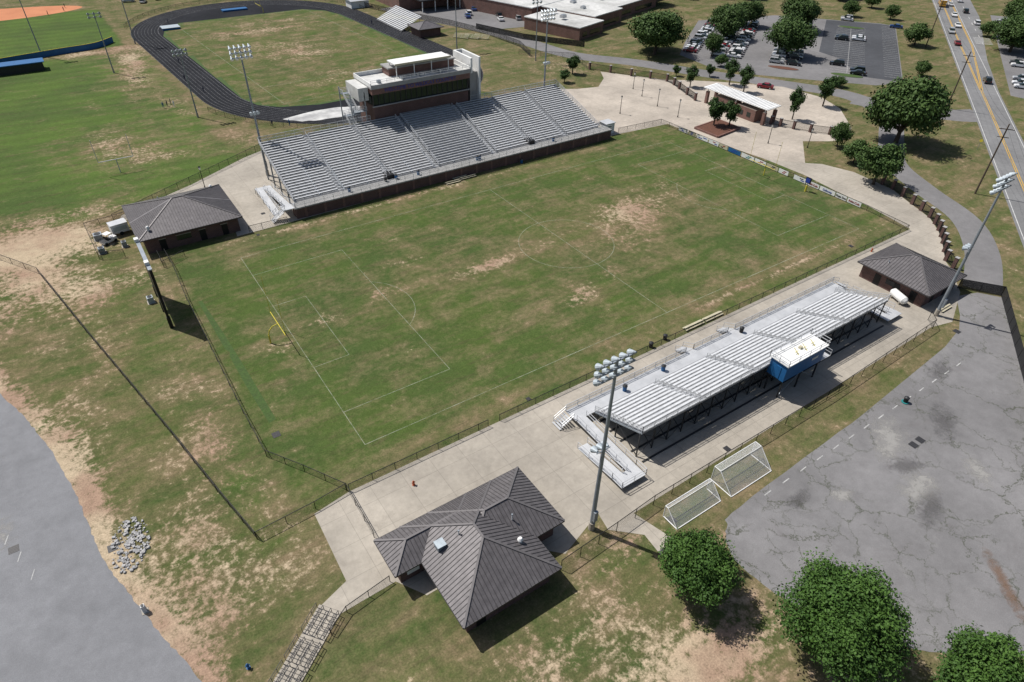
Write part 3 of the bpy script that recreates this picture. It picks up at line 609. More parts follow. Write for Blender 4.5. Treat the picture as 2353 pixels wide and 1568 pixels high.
for k in range(5): y=-40.5-k*2.1; steel.box(X0,X1,y-.12,y+.12,.02,.12,'dark_steel')
def rl(p,q,**k): railing(rails,p,q,**k)
rl((X0-3.2,-37.1,1.05),(-6.3,-37.1,1.05),mesh='chainlink_grey'); rl((-4.6,-37.1,1.05),(3,-37.1,1.05),mesh='chainlink_grey'); rl((4.7,-37.1,1.05),(X1+2.8,-37.1,1.05),mesh='chainlink_grey')
rl((X0,YB,ZB),(-1.9,YB,ZB),mesh='chainlink_grey'); rl((7,YB,ZB),(X1,YB,ZB),mesh='chainlink_grey')
for x in (X0,X1): rl((x,YS,ZS),(x,YB,ZB),mesh='chainlink_grey',bars=3)
for a in vais:
    for s0 in (0,6): rl((a,YS-s0*DY-.3,ZS+s0*DZ),(a,YS-(s0+4)*DY,ZS+(s0+4)*DZ),h=.9,bars=1)
mb=rails
def stairs(x,y0,y1,z1,w_,n=6):
    for k in range(n): f=k/n; y=y0+(y1-y0)*f; mb.box(x-w_/2,x+w_/2,min(y,y+(y1-y0)/n*.8),max(y,y+(y1-y0)/n*.8),z1*(k+1)/n-.04,z1*(k+1)/n,'alum')
    for s in (-1,1): railing(mb,(x+s*w_/2,y0,.1),(x+s*w_/2,y1,z1),1.)
stairs(-5.4,-35.1,-37.1,1.05,1.6); stairs(3.8,-35.1,-37.1,1.05,1.6); 
for sx_,xe in ((-1,X0-3.2),(1,X1+2.8)):
    for k in range(6): x=xe+sx_*(2.-k*.33); mb.box(min(x,x+.27*sx_),max(x,x+.27*sx_),-38.9,-37.2,.17*(k+1),.17*(k+1)+.05,'alum')
    for y in (-38.9,-37.2): railing(mb,(xe+sx_*2,y,.15),(xe,y,1.05),1.)
mb=MB(); ramp(-28.9,-27.3,-39.4,-49.2,1.05,.75); mb.box(-31.2,-27.3,-51,-49.2,.65,.75,'alum'); ramp(-31.2,-29.6,-49.2,-42.6,.75,.1)
railing(mb,(-31.2,-51,.75),(-27.3,-51,.75)); railing(mb,(-31.2,-51,.75),(-31.2,-49.2,.75)); railing(mb,(-27.3,-51,.75),(-27.3,-49.2,.75))
ramp(28,29.6,-39.4,-47.5,1.05,.7); mb.box(28,32,-49,-47.5,.6,.7,'alum'); ramp(30.3,31.9,-47.5,-40,.7,.1)
mb.obj('access_ramp',e)
seats.obj('bench_rows',e); rails.obj('handrails',e); steel.obj('steel_frame',e)
e=empty('visitor_press_box'); w=MB(); r=MB()
w.box(-1.8,6.8,-50.6,-47.9,3.1,5.9,'blue'); w.box(-2.0,7.,-50.8,-47.7,5.9,6.05,'white')
for x in np.arange(-1.4,6.6,1.35): w.box(x,x+1.15,-47.92,-47.84,4.2,5.3,'glass')
w.box(-1.86,-1.8,-49.8,-49,3.2,5.2,'blue'); w.box(6.8,9,-50.6,-47.9,3.,3.1,'alum'); w.box(4,5.4,-50.64,-50.6,4.4,4.8,'lampshell')
for x in (-1.5,2.5,6.5):
    for y in (-50.4,-48.2): w.beam((x,y,0),(x,y,3.1),.18,'dark_steel')
w.beam((-1.5,-50.4,.3),(2.5,-50.4,3),.08,'galv'); w.beam((6.5,-50.4,.3),(2.5,-50.4,3),.08,'galv')
for a,b_ in (((-2,-50.8),(7,-50.8)),((7,-50.8),(7,-47.7)),((7,-47.7),(-2,-47.7)),((-2,-47.7),(-2,-50.8))): railing(r,(*a,6.05),(*b_,6.05),1.)
for x in (1.4,3.2,5.): r.beam((x,-49.9,6.05),(x,-48.9,6.7),.06,'yellow'); r.beam((x-.4,-49.4,6.4),(x+.4,-49.4,6.4),.05,'yellow')
r.box(2.6,3.1,-49.2,-48.8,6.05,6.4,'cream')
railing(r,(9,-50.6,3.1),(9,-47.9,3.1),1.)
w.obj('cabin',e); r.obj('roof_rails',e)
# ---------------------------------------------------------------- soccer goals
def goal(name,x0,x1,ym,yb,h,top):
    mb=MB(); k=.06
    for x in (x0,x1):
        mb.cyl((x,ym,0),(x,ym,h),k,k,8,'white'); mb.cyl((x,ym,h),(x,ym-top,h),k*.8,k*.8,8,'white'); mb.cyl((x,ym-top,h),(x,yb,0.06),k*.8,k*.8,8,'white'); mb.cyl((x,ym,.06),(x,yb,.06),k,k,8,'white')
        mb.poly([(x,ym,.05),(x,yb,.05),(x,ym-top,h),(x,ym,h)],'net',[(0,0),(ym-yb,0),(top,h),(0,h)])
    mb.cyl((x0,ym,h),(x1,ym,h),k,k,8,'white'); mb.cyl((x0,yb,.06),(x1,yb,.06),k,k,8,'white'); mb.cyl((x0,ym-top,h),(x1,ym-top,h),k*.7,k*.7,8,'white')
    L_=x1-x0; S_=math.hypot(ym-top-yb,h)
    mb.poly([(x0,ym,h),(x0,ym-top,h),(x1,ym-top,h),(x1,ym,h)],'net',[(0,0),(0,top),(L_,top),(L_,0)]); mb.poly([(x0,ym-top,h),(x0,yb,.06),(x1,yb,.06),(x1,ym-top,h)],'net',[(0,0),(0,S_),(L_,S_),(L_,0)])
    mb.obj(name)
goal('soccer_goal',-29.4,-22.1,-56.3,-58.5,1.9,.4); goal('soccer_goal',-20.6,-13.2,-55.6,-58.8,2.44,.9)
def upright(x,y,sg,h,nm='football_goalpost',r=.06,mat='yellow'):
    mb=MB(); P=[(x,y,0),(x,y,1.6),(x+sg*.25,y,2.3),(x+sg*.8,y,2.85),(x+sg*1.7,y,3.05)]
    for a,b_ in zip(P[:-1],P[1:]): mb.cyl(a,b_,r*1.3,r*1.3,10,mat)
    cx=x+sg*1.7; mb.cyl((cx,y-3.56,3.05),(cx,y+3.56,3.05),r,r,10,mat)
    for s in (-1,1): mb.cyl((cx,y+s*3.56,3.05),(cx,y+s*3.56,h),r*.6,r*.5,8,mat)
    mb.cyl((x,y,0),(x,y,1.5),.12,.12,10,mat); mb.obj(nm)
upright(-57.1,-.2,1,9.5); upright(58.,.2,-1,9.5); upright(2,100,1,8,mat='galv'); 
mb=MB(); P=[(-65.5,78,0),(-65.5,78,3.05)]; mb.cyl(*P,.1,.1,8,'alum'); mb.cyl((-69,78,3.05),(-62,78,3.05),.08,.08,8,'alum'); [mb.cyl((x,78,3.05),(x,78,8),.06,.06,8,'alum') for x in (-69,-62)]; mb.obj('football_goalpost')
upright(10,216,-1,8)
# scoreboard
e=empty('scoreboard'); mb=MB()
mb.box(-68.9,-68.55,11.8,22.6,2.,10.6,'black'); mb.box(-69.,-68.45,11.6,22.8,10.6,10.8,'galv')
for y in (12.0,17.2,22.4): mb.box(-69.0,-68.45,y-.25,y+.25,0,2.,'black')
for y in (12.6,15.6,18.6): mb.box(-68.55,-68.49,y,y+2.4,3,4.8,'bluesign'); mb.box(-68.49,-68.47,y+.3,y+2.1,3.5,4.4,'dark_steel')
mb.box(-68.55,-68.49,12.5,21.9,5.4,9.9,'dark_steel'); mb.obj('board',e)
mb=MB(); mb.box(-69.1,-68.5,13,13.8,10.8,11.3,'white'); mb.box(-69.1,-68.5,21,21.8,10.8,11.3,'white'); mb.obj('speakers',e)
mb=MB(); mb.cyl((59.1,-10.4,0),(59.1,-10.4,1.4),.22,.22,10,'yellow'); mb.cyl((59.1,-10.4,1.4),(59.1,-10.4,2.),.08,.08,8,'galv'); mb.box(58.9,59.3,-11,-9.8,2.,3.2,'black'); mb.box(58.86,58.9,-10.9,-9.9,2.1,3.1,'bluesign'); mb.obj('play_clock')
# ---------------------------------------------------------------- light poles
def lightpole(name,x,y,h,face,arms=3,n=5,r=.28,sp=True,lr=.36,wid=3.8):
    mb=MB(); mb.cyl((0,0,0),(0,0,1.2),r*1.35,r*1.3,12,'concrete'); mb.cyl((0,0,1.2),(0,0,h),r,r*.5,12,'galv')
    fy=face
    for k in range(arms):
        z=h-.25-k*.95; mb.beam((-wid/2-.2,0,z),(wid/2+.2,0,z),.14,'galv')
        for j in range(n):
            xx=-wid/2+wid*j/(n-1) if n>1 else 0
            mb.cyl((xx,-fy*.12,z+.3),(xx,fy*.42,z-.12),lr*.42,lr,10,'lampshell'); mb.cyl((xx,fy*.42,z-.12),(xx,fy*.45,z-.15),lr*.95,lr*.9,10,'white')
            mb.cyl((xx,-fy*.35,z+.42),(xx,-fy*.1,z+.28),lr*.25,lr*.45,8,'galv')
    if sp:
        z=h*.52
        for a in (-.7,0,.7): mb.cyl((a,fy*.1,z+.1),(a,fy*.75,z-.1),.12,.42,10,'lampshell'); 
        mb.beam((-.9,0,z),(.9,0,z),.1,'galv'); mb.box(-.25,.25,-.5,-.2,1.8,3.4,'galv')
    return mb.obj(name,loc=(x,y,0))
lightpole('stadium_light_pole',-37.5,-53,25.2,1); lightpole('stadium_light_pole',37.5,-52,24.6,1); lightpole('stadium_light_pole',-38.4,59.5,27.2,-1); lightpole('stadium_light_pole',38.2,59.8,26.2,-1)
for x,y,h,n in ((-42.5,104.9,17,4),(-54.7,157.6,17,3),(50.4,127.8,18,3),(66.6,102.9,19,3),(-71.4,188.3,22,4),(-43,190,20,4)): lightpole('field_light_pole',x,y,h,1,2,n,.2,False,.4,3)
for x,y in ((56.7,48.7),(72.4,56.7),(70.1,47.8),(68.7,38.3),(74.8,63.2),(81.2,5.3),(74.9,12.5),(-51.8,60)):
    mb=MB(); mb.cyl((0,0,0),(0,0,.5),.16,.12,8,'black'); mb.cyl((0,0,.5),(0,0,4.2),.08,.07,8,'black'); mb.cyl((0,0,4.2),(0,0,4.75),.14,.24,8,'white'); mb.cyl((0,0,4.75),(0,0,5.),.3,.06,8,'black'); mb.obj('street_lamp',loc=(x,y,0))
ups=[(48.7,-59.7),(91.1,-31.5),(142.5,2.5),(205,44)]
for x,y in ups[1:]:
    mb=MB(); mb.cyl((0,0,0),(0,0,15.7),.2,.13,10,'wood'); mb.beam((-.8,1.2,14.6),(.8,-1.2,14.6),.14,'wood'); mb.beam((-.6,.9,12.9),(.6,-.9,12.9),.12,'wood')
    for k in (-1,0,1): mb.cyl((k*.7,-k*1.05,14.65),(k*.7,-k*1.05,14.95),.07,.05,6,'white')
    mb.obj('utility_pole',loc=(x,y,0))
mb=MB(); pp=[(28,-72),*ups[1:],(300,105)]
for a,b_ in zip(pp[:-1],pp[1:]):
    for k in (-1,0,1):
        prev=None
        for i in range(9): t=i/8; q=Vector((a[0]+(b_[0]-a[0])*t+k*.7,a[1]+(b_[1]-a[1])*t-k*1.05,14.95-1.6*4*t*(1-t))); (prev is not None) and mb.beam(prev,q,.02,'black'); prev=q
mb.obj('power_line')
# ---------------------------------------------------------------- trees
def tree_mesh(name,rad,H,th,n,ls,seed,mat='leaf',nlobe=46,col=False):
    rs=np.random.RandomState(seed); hz=(H-th)/2; cz=th+hz
    d=rs.normal(size=(nlobe,3)); d/=np.linalg.norm(d,axis=1)[:,None]
    ax_=np.array([rad,rad,hz]); rr=rs.uniform(.35,.80,(nlobe,1)); lc=d*ax_*rr+[0,0,cz]; lr=rs.uniform(.18,.34,nlobe)*(rad if not col else rad*1.1); lt=rs.uniform(0,.5,nlobe)
    li=rs.randint(0,nlobe,n); dd=rs.normal(size=(n,3)); dd/=np.linalg.norm(dd,axis=1)[:,None]
    P=lc[li]+dd*(lr[li]*rs.uniform(.2,1,n)**.5)[:,None]*[1,1,.85]
    P+=rs.normal(size=(n,3))*ls*.6; P[:,2]=np.maximum(P[:,2],th*.75+rs.uniform(0,.5,n))
    nn=dd+rs.normal(size=(n,3))*.6+[0,0,.5]; nn/=np.linalg.norm(nn,axis=1)[:,None]
    t=np.cross(nn,rs.normal(size=(n,3))); t/=np.linalg.norm(t,axis=1)[:,None]; b_=np.cross(nn,t)
    s=ls*rs.uniform(.6,1.3,(n,1))*.5
    Vv=np.stack([P-t*s*1.3,P-b_*s*.8,P+t*s*1.3,P+b_*s*.8],1).reshape(-1,3)
    mb=MB(); mb.cyl((0,0,0),(0,0,th*1.1),rad*.06+.06,rad*.045+.04,8,'bark')
    for k in range(min(nlobe,14)): mb.cyl((0,0,th*.8+k*.04*hz),tuple(lc[k]),rad*.025+.02,.02,5,'bark')
    nv=len(mb.v); nf=len(mb.f)
    me=bpy.data.meshes.new(name); me.from_pydata(mb.v+Vv.tolist(),[],mb.f+(np.arange(n*4).reshape(n,4)+nv).tolist())
    me.materials.append(MATS['bark']); me.materials.append(MATS[mat]); me.polygons.foreach_set('material_index',[0]*nf+[1]*n)
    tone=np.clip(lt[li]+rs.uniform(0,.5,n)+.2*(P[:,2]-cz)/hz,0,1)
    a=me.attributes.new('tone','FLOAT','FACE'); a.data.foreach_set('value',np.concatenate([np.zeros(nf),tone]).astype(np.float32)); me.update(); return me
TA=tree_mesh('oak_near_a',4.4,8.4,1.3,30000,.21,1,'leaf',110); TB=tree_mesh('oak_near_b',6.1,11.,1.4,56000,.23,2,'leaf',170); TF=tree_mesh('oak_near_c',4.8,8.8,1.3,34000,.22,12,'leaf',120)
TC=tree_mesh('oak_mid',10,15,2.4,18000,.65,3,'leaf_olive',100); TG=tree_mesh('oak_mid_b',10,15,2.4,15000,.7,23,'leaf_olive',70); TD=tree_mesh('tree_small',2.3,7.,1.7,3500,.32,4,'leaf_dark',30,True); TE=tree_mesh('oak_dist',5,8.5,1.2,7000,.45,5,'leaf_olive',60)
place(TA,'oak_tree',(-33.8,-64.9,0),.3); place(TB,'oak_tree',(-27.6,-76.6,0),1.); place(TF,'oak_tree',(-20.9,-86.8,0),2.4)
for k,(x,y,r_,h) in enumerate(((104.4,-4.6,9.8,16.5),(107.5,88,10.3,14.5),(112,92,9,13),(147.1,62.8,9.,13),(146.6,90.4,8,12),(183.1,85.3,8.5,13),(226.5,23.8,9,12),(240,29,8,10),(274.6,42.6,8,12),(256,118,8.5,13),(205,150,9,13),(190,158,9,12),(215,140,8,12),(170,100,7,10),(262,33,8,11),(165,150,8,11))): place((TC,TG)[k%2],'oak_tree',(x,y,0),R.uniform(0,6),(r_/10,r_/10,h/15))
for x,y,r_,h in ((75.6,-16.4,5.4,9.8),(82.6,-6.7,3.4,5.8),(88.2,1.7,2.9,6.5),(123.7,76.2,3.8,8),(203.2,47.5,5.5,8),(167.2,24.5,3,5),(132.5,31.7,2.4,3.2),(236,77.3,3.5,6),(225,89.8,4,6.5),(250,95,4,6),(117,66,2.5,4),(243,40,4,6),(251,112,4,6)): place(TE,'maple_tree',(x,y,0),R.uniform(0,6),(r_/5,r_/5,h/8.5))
for x,y,r_,h in ((68.3,84.9,2.3,6),(60.5,79,1.9,4),(91.6,55.7,2.2,6.5),(104,50.9,2.4,8),(102.2,43.7,2.3,8),(72,28.3,2.6,8),(75,25.6,2.5,7.5),(95.1,20.5,2.1,9),(112.1,22.8,2.7,9),(105,60,1.6,4),(96,66,1.4,3.5)): place(TD,'ornamental_tree',(x,y,0),R.uniform(0,6),(r_/2.3,r_/2.3,h/7))
# ---------------------------------------------------------------- vehicles
def carmesh(body,suv=False):
    mb=MB(); W_=.9; zr=1.68 if suv else 1.42
    prof=[(-2.25,.35),(-2.3,.75),(-2.15,.95),(-1.6,1.0),(1.0,1.0),(2.05,.88),(2.3,.68),(2.28,.35)]
    def ext(pr,w0,w1,mat,zs):
        n=len(pr)
        for s in (-1,1): P=[(x,s*(w0 if z<zs else w1),z) for x,z in pr]; mb.poly(P if s<0 else P[::-1],mat)
        for i in range(n):
            a,b_=pr[i],pr[(i+1)%n]; wa=w0 if a[1]<zs else w1; wb=w0 if b_[1]<zs else w1
            mb.poly([(a[0],-wa,a[1]),(a[0],wa,a[1]),(b_[0],wb,b_[1]),(b_[0],-wb,b_[1])],mat)
    ext(prof,W_,W_-.06,body,.9)
    bx=(-2.1,-1.9,.35,1.15) if suv else (-1.65,-1.0,.35,1.05)
    ext([(bx[0],.98),(bx[1],zr-.04),(bx[2],zr-.04),(bx[3],.98)],W_-.08,W_-.2,'glass',1.1)
    mb.hexa([(bx[1],-.72,zr-.05),(bx[2],-.72,zr-.05),(bx[2],.72,zr-.05),(bx[1],.72,zr-.05),(bx[1]+.05,-.66,zr+.02),(bx[2]-.05,-.66,zr+.02),(bx[2]-.05,.66,zr+.02),(bx[1]+.05,.66,zr+.02)],body)
    for x in ((bx[1]+bx[2])/2,): 
        for s in (-1,1): mb.beam((x,s*.83,1.),(x,s*.71,zr-.04),.08,body)
    for x in (-1.4,1.4):
        for s in (-1,1): mb.cyl((x,s*.7,.33),(x,s*.92,.33),.33,.33,12,'rubber'); mb.cyl((x,s*.92,.33),(x,s*.93,.33),.19,.19,8,'alum')
    for s in (-1,1): mb.box(2.2,2.31,s*.6-.15,s*.6+.15,.62,.74,'white'); mb.box(-2.32,-2.24,s*.65-.12,s*.65+.12,.7,.85,'red')
    return mb.mesh('car_'+body)
CM=[carmesh('car_white'),carmesh('car_silver',True),carmesh('car_black',True),carmesh('car_gray'),carmesh('car_red'),carmesh('car_blue'),carmesh('car_white',True),carmesh('car_black')]
ang=math.atan2(du.y,du.x); angn=math.atan2(nl.y,nl.x)
def car(i,x,y,a): place(CM[i],'parked_car' ,(x,y,.03),a,1.08)
for i,x,y in ((2,153.6,46.7),(7,149.8,36.3),(2,152.5,38.2),(2,185.8,66.8),(7,188,68.2),(0,193,64.2),(0,190.6,62.7),(0,216.7,85.3),(1,219,86.8)): car(i,x,y,angn)
for i,x,y,a in ((4,111.1,42.8,2.15),(5,223.3,67,angn),):car(i,x,y,a)
for d,pr_ in ((39.8,.7),(34.2,.6),(59.8,.9),(54.2,.9),(69.5,.85)):
    for s in np.arange(1.4,66 if d<50 else 54,2.75):
        if R.random()<pr_: x,y=lp(s,d); car(R.choice([0,0,1,2,3,4,6,7,6,1]),x,y,angn+(0 if R.random()<.5 else math.pi))
for i,s,d,f in ((1,190,2.6,1),(4,170,3,0),(0,225,6.5,1),(6,212,14,0),(2,120,7.3,0),(0,250,7,0),(6,262,12,0),(4,280,3,1),(2,236,12,0),(1,270,6,1),(0,203,6,1)):
    x,y=rp(s,d); place(CM[i],'car',(x,y,.03),ang+(math.pi if f else 0),1.08)
sheet('roadside_lot',[rp(108,12.5),rp(236,22),rp(236,34),rp(100,30)],.010,'asphalt_mid')
for s,d in ((118,17),(122,17),(128,18),(146,20),(150,20),(205,24),(209,24),(215,25),(222,25)): x,y=rp(s,d); car(R.choice([0,1,6,3]),x,y,angn)
for x,y in ((95.2,155.1),(97,158),(88,157),(98.6,163),(91,163),(100,169),(93,169),(103,176),(88,178),(82,172),(99,182),(105,180),(79,168)): car(R.choice([0,6,1,5,2]),x,y,1.2)
for x,y in ((-22,262),(-16,264),(-9,262),(-2,265),(-28,258),(-33,262)): car(R.choice([0,6,1,2]),x,y,R.uniform(0,3))
mb=MB()
mb.box(-5,4.2,-1.2,1.2,.6,2.9,'bus_yellow'); mb.box(4.2,5.6,-1.05,1.05,.6,1.7,'bus_yellow'); mb.box(-4.9,4.1,-1.1,1.1,2.9,3.05,'white'); mb.box(4.2,4.24,-1,1,1.75,2.6,'glass')
for s in (-1,1):
    for x in np.arange(-4.7,3.6,.95): mb.box(x,x+.75,s*1.2-.02,s*1.2+.02,1.8,2.5,'glass')
    for x in (-3,4.4): mb.cyl((x,s*.9,.5),(x,s*1.22,.5),.5,.5,12,'rubber')
    mb.box(-4.9,4.1,s*1.2-.025,s*1.2+.025,1.3,1.4,'black')
mb.obj('school_bus',loc=(*rp(248,3.2),0),rot=ang)
# utility cart beside the left building
mb=MB(); mb.box(-1.4,1.4,-.65,.65,.35,.75,'car_white'); mb.box(.5,1.4,-.6,.6,.75,1.0,'car_white'); mb.box(-1.4,-.3,-.6,.6,.75,.8,'dark_steel'); mb.box(-.3,.3,-.55,.55,.75,.95,'black'); mb.box(-.45,-.3,-.55,.55,.95,1.4,'black'); mb.box(-.5,.7,-.62,.62,1.85,1.92,'white')
for s in (-1,1):
    for x in (-.45,.65): mb.beam((x,s*.58,.8),(x,s*.58,1.86),.05,'dark_steel')
    for x in (-.95,.95): mb.cyl((x,s*.5,.3),(x,s*.7,.3),.3,.3,12,'rubber')
mb.obj('utility_cart',loc=(-72.6,45.5,0),rot=.5)
# ---------------------------------------------------------------- school and other buildings
e=empty('school_building'); w=MB(); uo=Vector((96,116)); ua=math.radians(17)
def sb(u0,u1,v0,v1,h,mat='brick_light',para=True):
    uc,vc=(u0+u1)/2,(v0+v1)/2; x=uo.x+uc*math.cos(ua)-vc*math.sin(ua); y=uo.y+uc*math.sin(ua)+vc*math.cos(ua)
    w.obox(x,y,0,h,u1-u0,v1-v0,ua,mat)
    w.obox(x,y,h,h+.35,u1-u0+.3,v1-v0+.3,ua,'white'); w.obox(x,y,h+.35,h+.37,u1-u0-.4,v1-v0-.4,ua,'whiteroof')
def su(u,v,h,l,mat='alum'):
    x=uo.x+u*math.cos(ua)-v*math.sin(ua); y=uo.y+u*math.sin(ua)+v*math.cos(ua); w.obox(x,y,h,h+1.,l,l*.7,ua,mat); w.obox(x,y,h+1,h+1.15,l*.8,l*.5,ua,'galv')
sb(0,16,0,26,4.2); sb(16.1,36,4,30,5.); sb(36.1,72,8,42,4.6); sb(10,36,30.1,75,5.2); sb(36.1,90,42.1,80,5.); sb(72.1,95,16,42,5.4)
for u,v in ((6,12),(12,20),(24,15),(30,24),(45,20),(55,30),(65,15),(20,45),(28,60),(50,55),(70,60),(60,70),(80,30)): su(u,v,5.2,R.uniform(1.2,2.6))
for u0,u1,v in ((2,5,0),(7,14,0),(18,34,4),(39,50,8),(54,68,8)):
    uc=(u0+u1)/2; x=uo.x+uc*math.cos(ua)-(v-.05)*math.sin(ua); y=uo.y+uc*math.sin(ua)+(v-.05)*math.cos(ua); w.obox(x,y,1,2.6,u1-u0,.1,ua,'glass')
w.obj('walls_and_roofs',e)
e=empty('gymnasium_building'); w=MB(); w.box(60,112,192,240,0,7,'brick_light'); w.box(59.5,112.5,191.5,240.5,7,7.5,'dark_steel'); w.box(66,106,184,191.4,4.2,4.6,'dark_steel')
for x in range(67,107,6): w.beam((x,184.5,0),(x,184.5,4.2),.3,'white')
w.obj('walls',e)
e=empty('field_house'); w=MB(); r=MB(); w.box(47,55.5,148.5,156,0,3,'brick'); hiproof(r,46,56.5,147.5,157,3,.35,seams=False); w.obj('walls',e); r.obj('roof',e)
mb=MB()
for i in range(12): mb.box(45+i*.75,45.55+i*.75,160,182,.5+i*.35,.6+i*.35,'alum_seat'); mb.box(44.8+i*.75,45+i*.75,160,182,.2+i*.35,.25+i*.35,'alum')
for y in np.arange(160.5,182,3): mb.beam((53,y,0),(53,y,4),.1,'galv'); mb.beam((45,y,.2),(53.5,y,4.2),.1,'galv')
mb.obj('bleacher')
for k,(x,y) in enumerate(((60,141),(63,138.5),(66,136.5))):
    mb=MB(); [mb.box(-1+.55*i,-.7+.55*i,-3,3,.4+.3*i,.45+.3*i,'cream') for i in range(4)]; [mb.beam((-1,yy,.1),(1,yy,1.3),.06,'galv') for yy in (-2.8,0,2.8)]; mb.obj('small_bleacher',loc=(x,y,0),rot=.6)
e=empty('storage_building'); w=MB(); w.box(44,52,205,211,0,2.8,'white'); w.hexa([(43.5,204.5,2.8),(52.5,204.5,2.8),(52.5,211.5,2.8),(43.5,211.5,2.8),(43.5,207.9,4),(52.5,207.9,4),(52.5,208.1,4),(43.5,208.1,4)],'alum'); w.obj('walls',e)
mb=MB()
P=smooth([(-130,176),(-100,180),(-83,184),(-66,188),(-55.4,190.1),(-49,196)],4)
for a,b_ in zip(P[:-1],P[1:]): mb.beam((*a,.9),(*b_,.9),.08,'blue',1.8); mb.beam((*a,1.85),(*b_,1.85),.16,'yellow',.12)
mb.obj('outfield_fence')
mb=MB(); mb.box(-90,-72,171,175,0,2.4,'dark_steel'); mb.box(-91,-71.5,170.5,175.5,2.4,2.65,'blue'); mb.obj('dugout_shelter')
mb=MB(); mb.box(-31,-25,204,208.5,.03,.7,'blue'); mb.box(-31.2,-24.8,203.8,208.7,.7,.8,'lampshell'); mb.obj('high_jump_mat')
mb=MB(); mb.box(-4,6,224,227,.03,.6,'blue'); mb.obj('landing_mat')
# ---------------------------------------------------------------- small things
def bin_(x,y,z=0,mat='black',top='dark_steel'):
    mb=MB(); mb.cyl((0,0,0),(0,0,.85),.28,.34,12,mat); mb.cyl((0,0,.85),(0,0,.9),.37,.37,12,top); mb.cyl((0,0,.9),(0,0,1.05),.33,.16,12,top); mb.obj('trash_can',loc=(x,y,z))
for x,y,z,m_ in ((-8.7,-32.4,0,'black'),(-5.5,-32.2,0,'black'),(13,-61,0,'black'),(-19.6,-38.4,1.05,'blue'),(-12,-38.2,1.05,'blue'),(4.9,-38.2,1.05,'black'),(-28,37.4,2.4,'blue'),(-12.,37.4,2.4,'blue'),(3,37.3,2.4,'blue'),(3.8,37.5,2.4,'blue'),(14,35.3,0,'blue'),(24.8,37.4,2.4,'blue'),(-19.5,38,2.4,'black'),(-17,38,2.4,'blue')): bin_(x,y,z,m_)
mb=MB(); mb.cyl((13,-61,.02),(13,-61,.12),.5,.5,14,'teal'); mb.obj('bin_base')
def bench(x0,x1,y,back=False):
    mb=MB()
    for dy,z in ((0,.45),(.35,.22),(-.35,.22)): mb.box(x0,x1,y+dy-.13,y+dy+.13,z,z+.05,'cream')
    for x in np.arange(x0+.4,x1,1.8): mb.beam((x,y-.4,.05),(x,y,.42),.05,'galv'); mb.beam((x,y+.4,.05),(x,y,.42),.05,'galv')
    mb.obj('team_bench')
bench(-7,-3.4,34.4); bench(-3.2,1,34.9); bench(-4.5,-1,35.5); bench(-1.2,3,-32.2); bench(3.3,7.4,-32.2); bench(39,42,-51.8)
def hydrant(x,y,m_):
    mb=MB(); mb.cyl((0,0,0),(0,0,.08),.2,.2,10,m_); mb.cyl((0,0,.08),(0,0,.6),.12,.12,10,m_); mb.cyl((0,0,.6),(0,0,.78),.15,.05,10,m_); mb.cyl((-.22,0,.45),(.22,0,.45),.06,.06,8,m_); mb.cyl((0,0,.42),(0,-.22,.42),.08,.08,8,m_); mb.obj('fire_hydrant',loc=(x,y,0))
hydrant(-51.5,-36.4,'orange'); hydrant(-74.5,-47.3,'blue'); hydrant(47.5,-33.9,'orange')
def acunit(x,y,s,m_='lampshell'):
    mb=MB(); mb.box(-s,s,-s,s,.05,1.1,m_); mb.cyl((0,0,1.1),(0,0,1.16),s*.8,s*.8,14,'dark_steel'); mb.box(-s-.15,s+.15,-s-.15,s+.15,0,.05,'concrete')
    for k in range(5): mb.box(-s-.02,s+.02,-s-.02,s+.02,.2+k*.17,.23+k*.17,'galv')
    mb.obj('utility_cabinet',loc=(x,y,0))
acunit(-74,48,.7,'galv'); acunit(-74.2,42.2,.5,'galv'); acunit(-70,20.9,.45); acunit(-70.4,42.5,.4,'galv'); acunit(-81.4,-36,.18,'white')
mb=MB(); mb.box(-1.5,1.5,-1,1,.5,2.2,'white'); mb.box(-1.55,1.55,-1.05,1.05,2.2,2.28,'alum'); mb.box(-1.2,1.2,-1.03,-1,1.,1.8,'lampshell'); mb.beam((1.5,0,.55),(2.6,0,.45),.1,'dark_steel'); [mb.cyl((0,s*.9,.35),(0,s*1.08,.35),.35,.35,12,'rubber') for s in (-1,1)]; mb.obj('utility_trailer',loc=(-70.2,48.4,0),rot=.15)
mb=MB(); mb.cyl((-1.4,0,.9),(1.4,0,.9),.7,.7,16,'white'); mb.cyl((-1.8,0,.9),(-1.4,0,.9),.3,.7,16,'white'); mb.cyl((1.4,0,.9),(1.8,0,.9),.7,.3,16,'white')
for x in (-1,1): mb.box(x-.15,x+.15,-.6,.6,0,.4,'concrete')
mb.obj('storage_tank',loc=(36.,-46.,0),rot=1.2)
# rocks
rs=np.random.RandomState(9); mb=MB()
for i in range(230):
    a=rs.uniform(0,6.28); rr=rs.uniform(0,1)**.6; x=-81.2+rr*2.0*math.cos(a)+rr*.5*math.sin(a); y=-26.8+rr*3.7*math.sin(a); s=rs.uniform(.06,.2)
    c_=[(x+s*dx*rs.uniform(.4,1.2),y+s*dy*rs.uniform(.4,1.2),z*s*rs.uniform(.7,1.4)) for z in (-.2,1) for dx,dy in ((-1,-1),(1,-1),(1,1),(-1,1))]; mb.hexa(c_,'rock')
mb.obj('rock_pile')
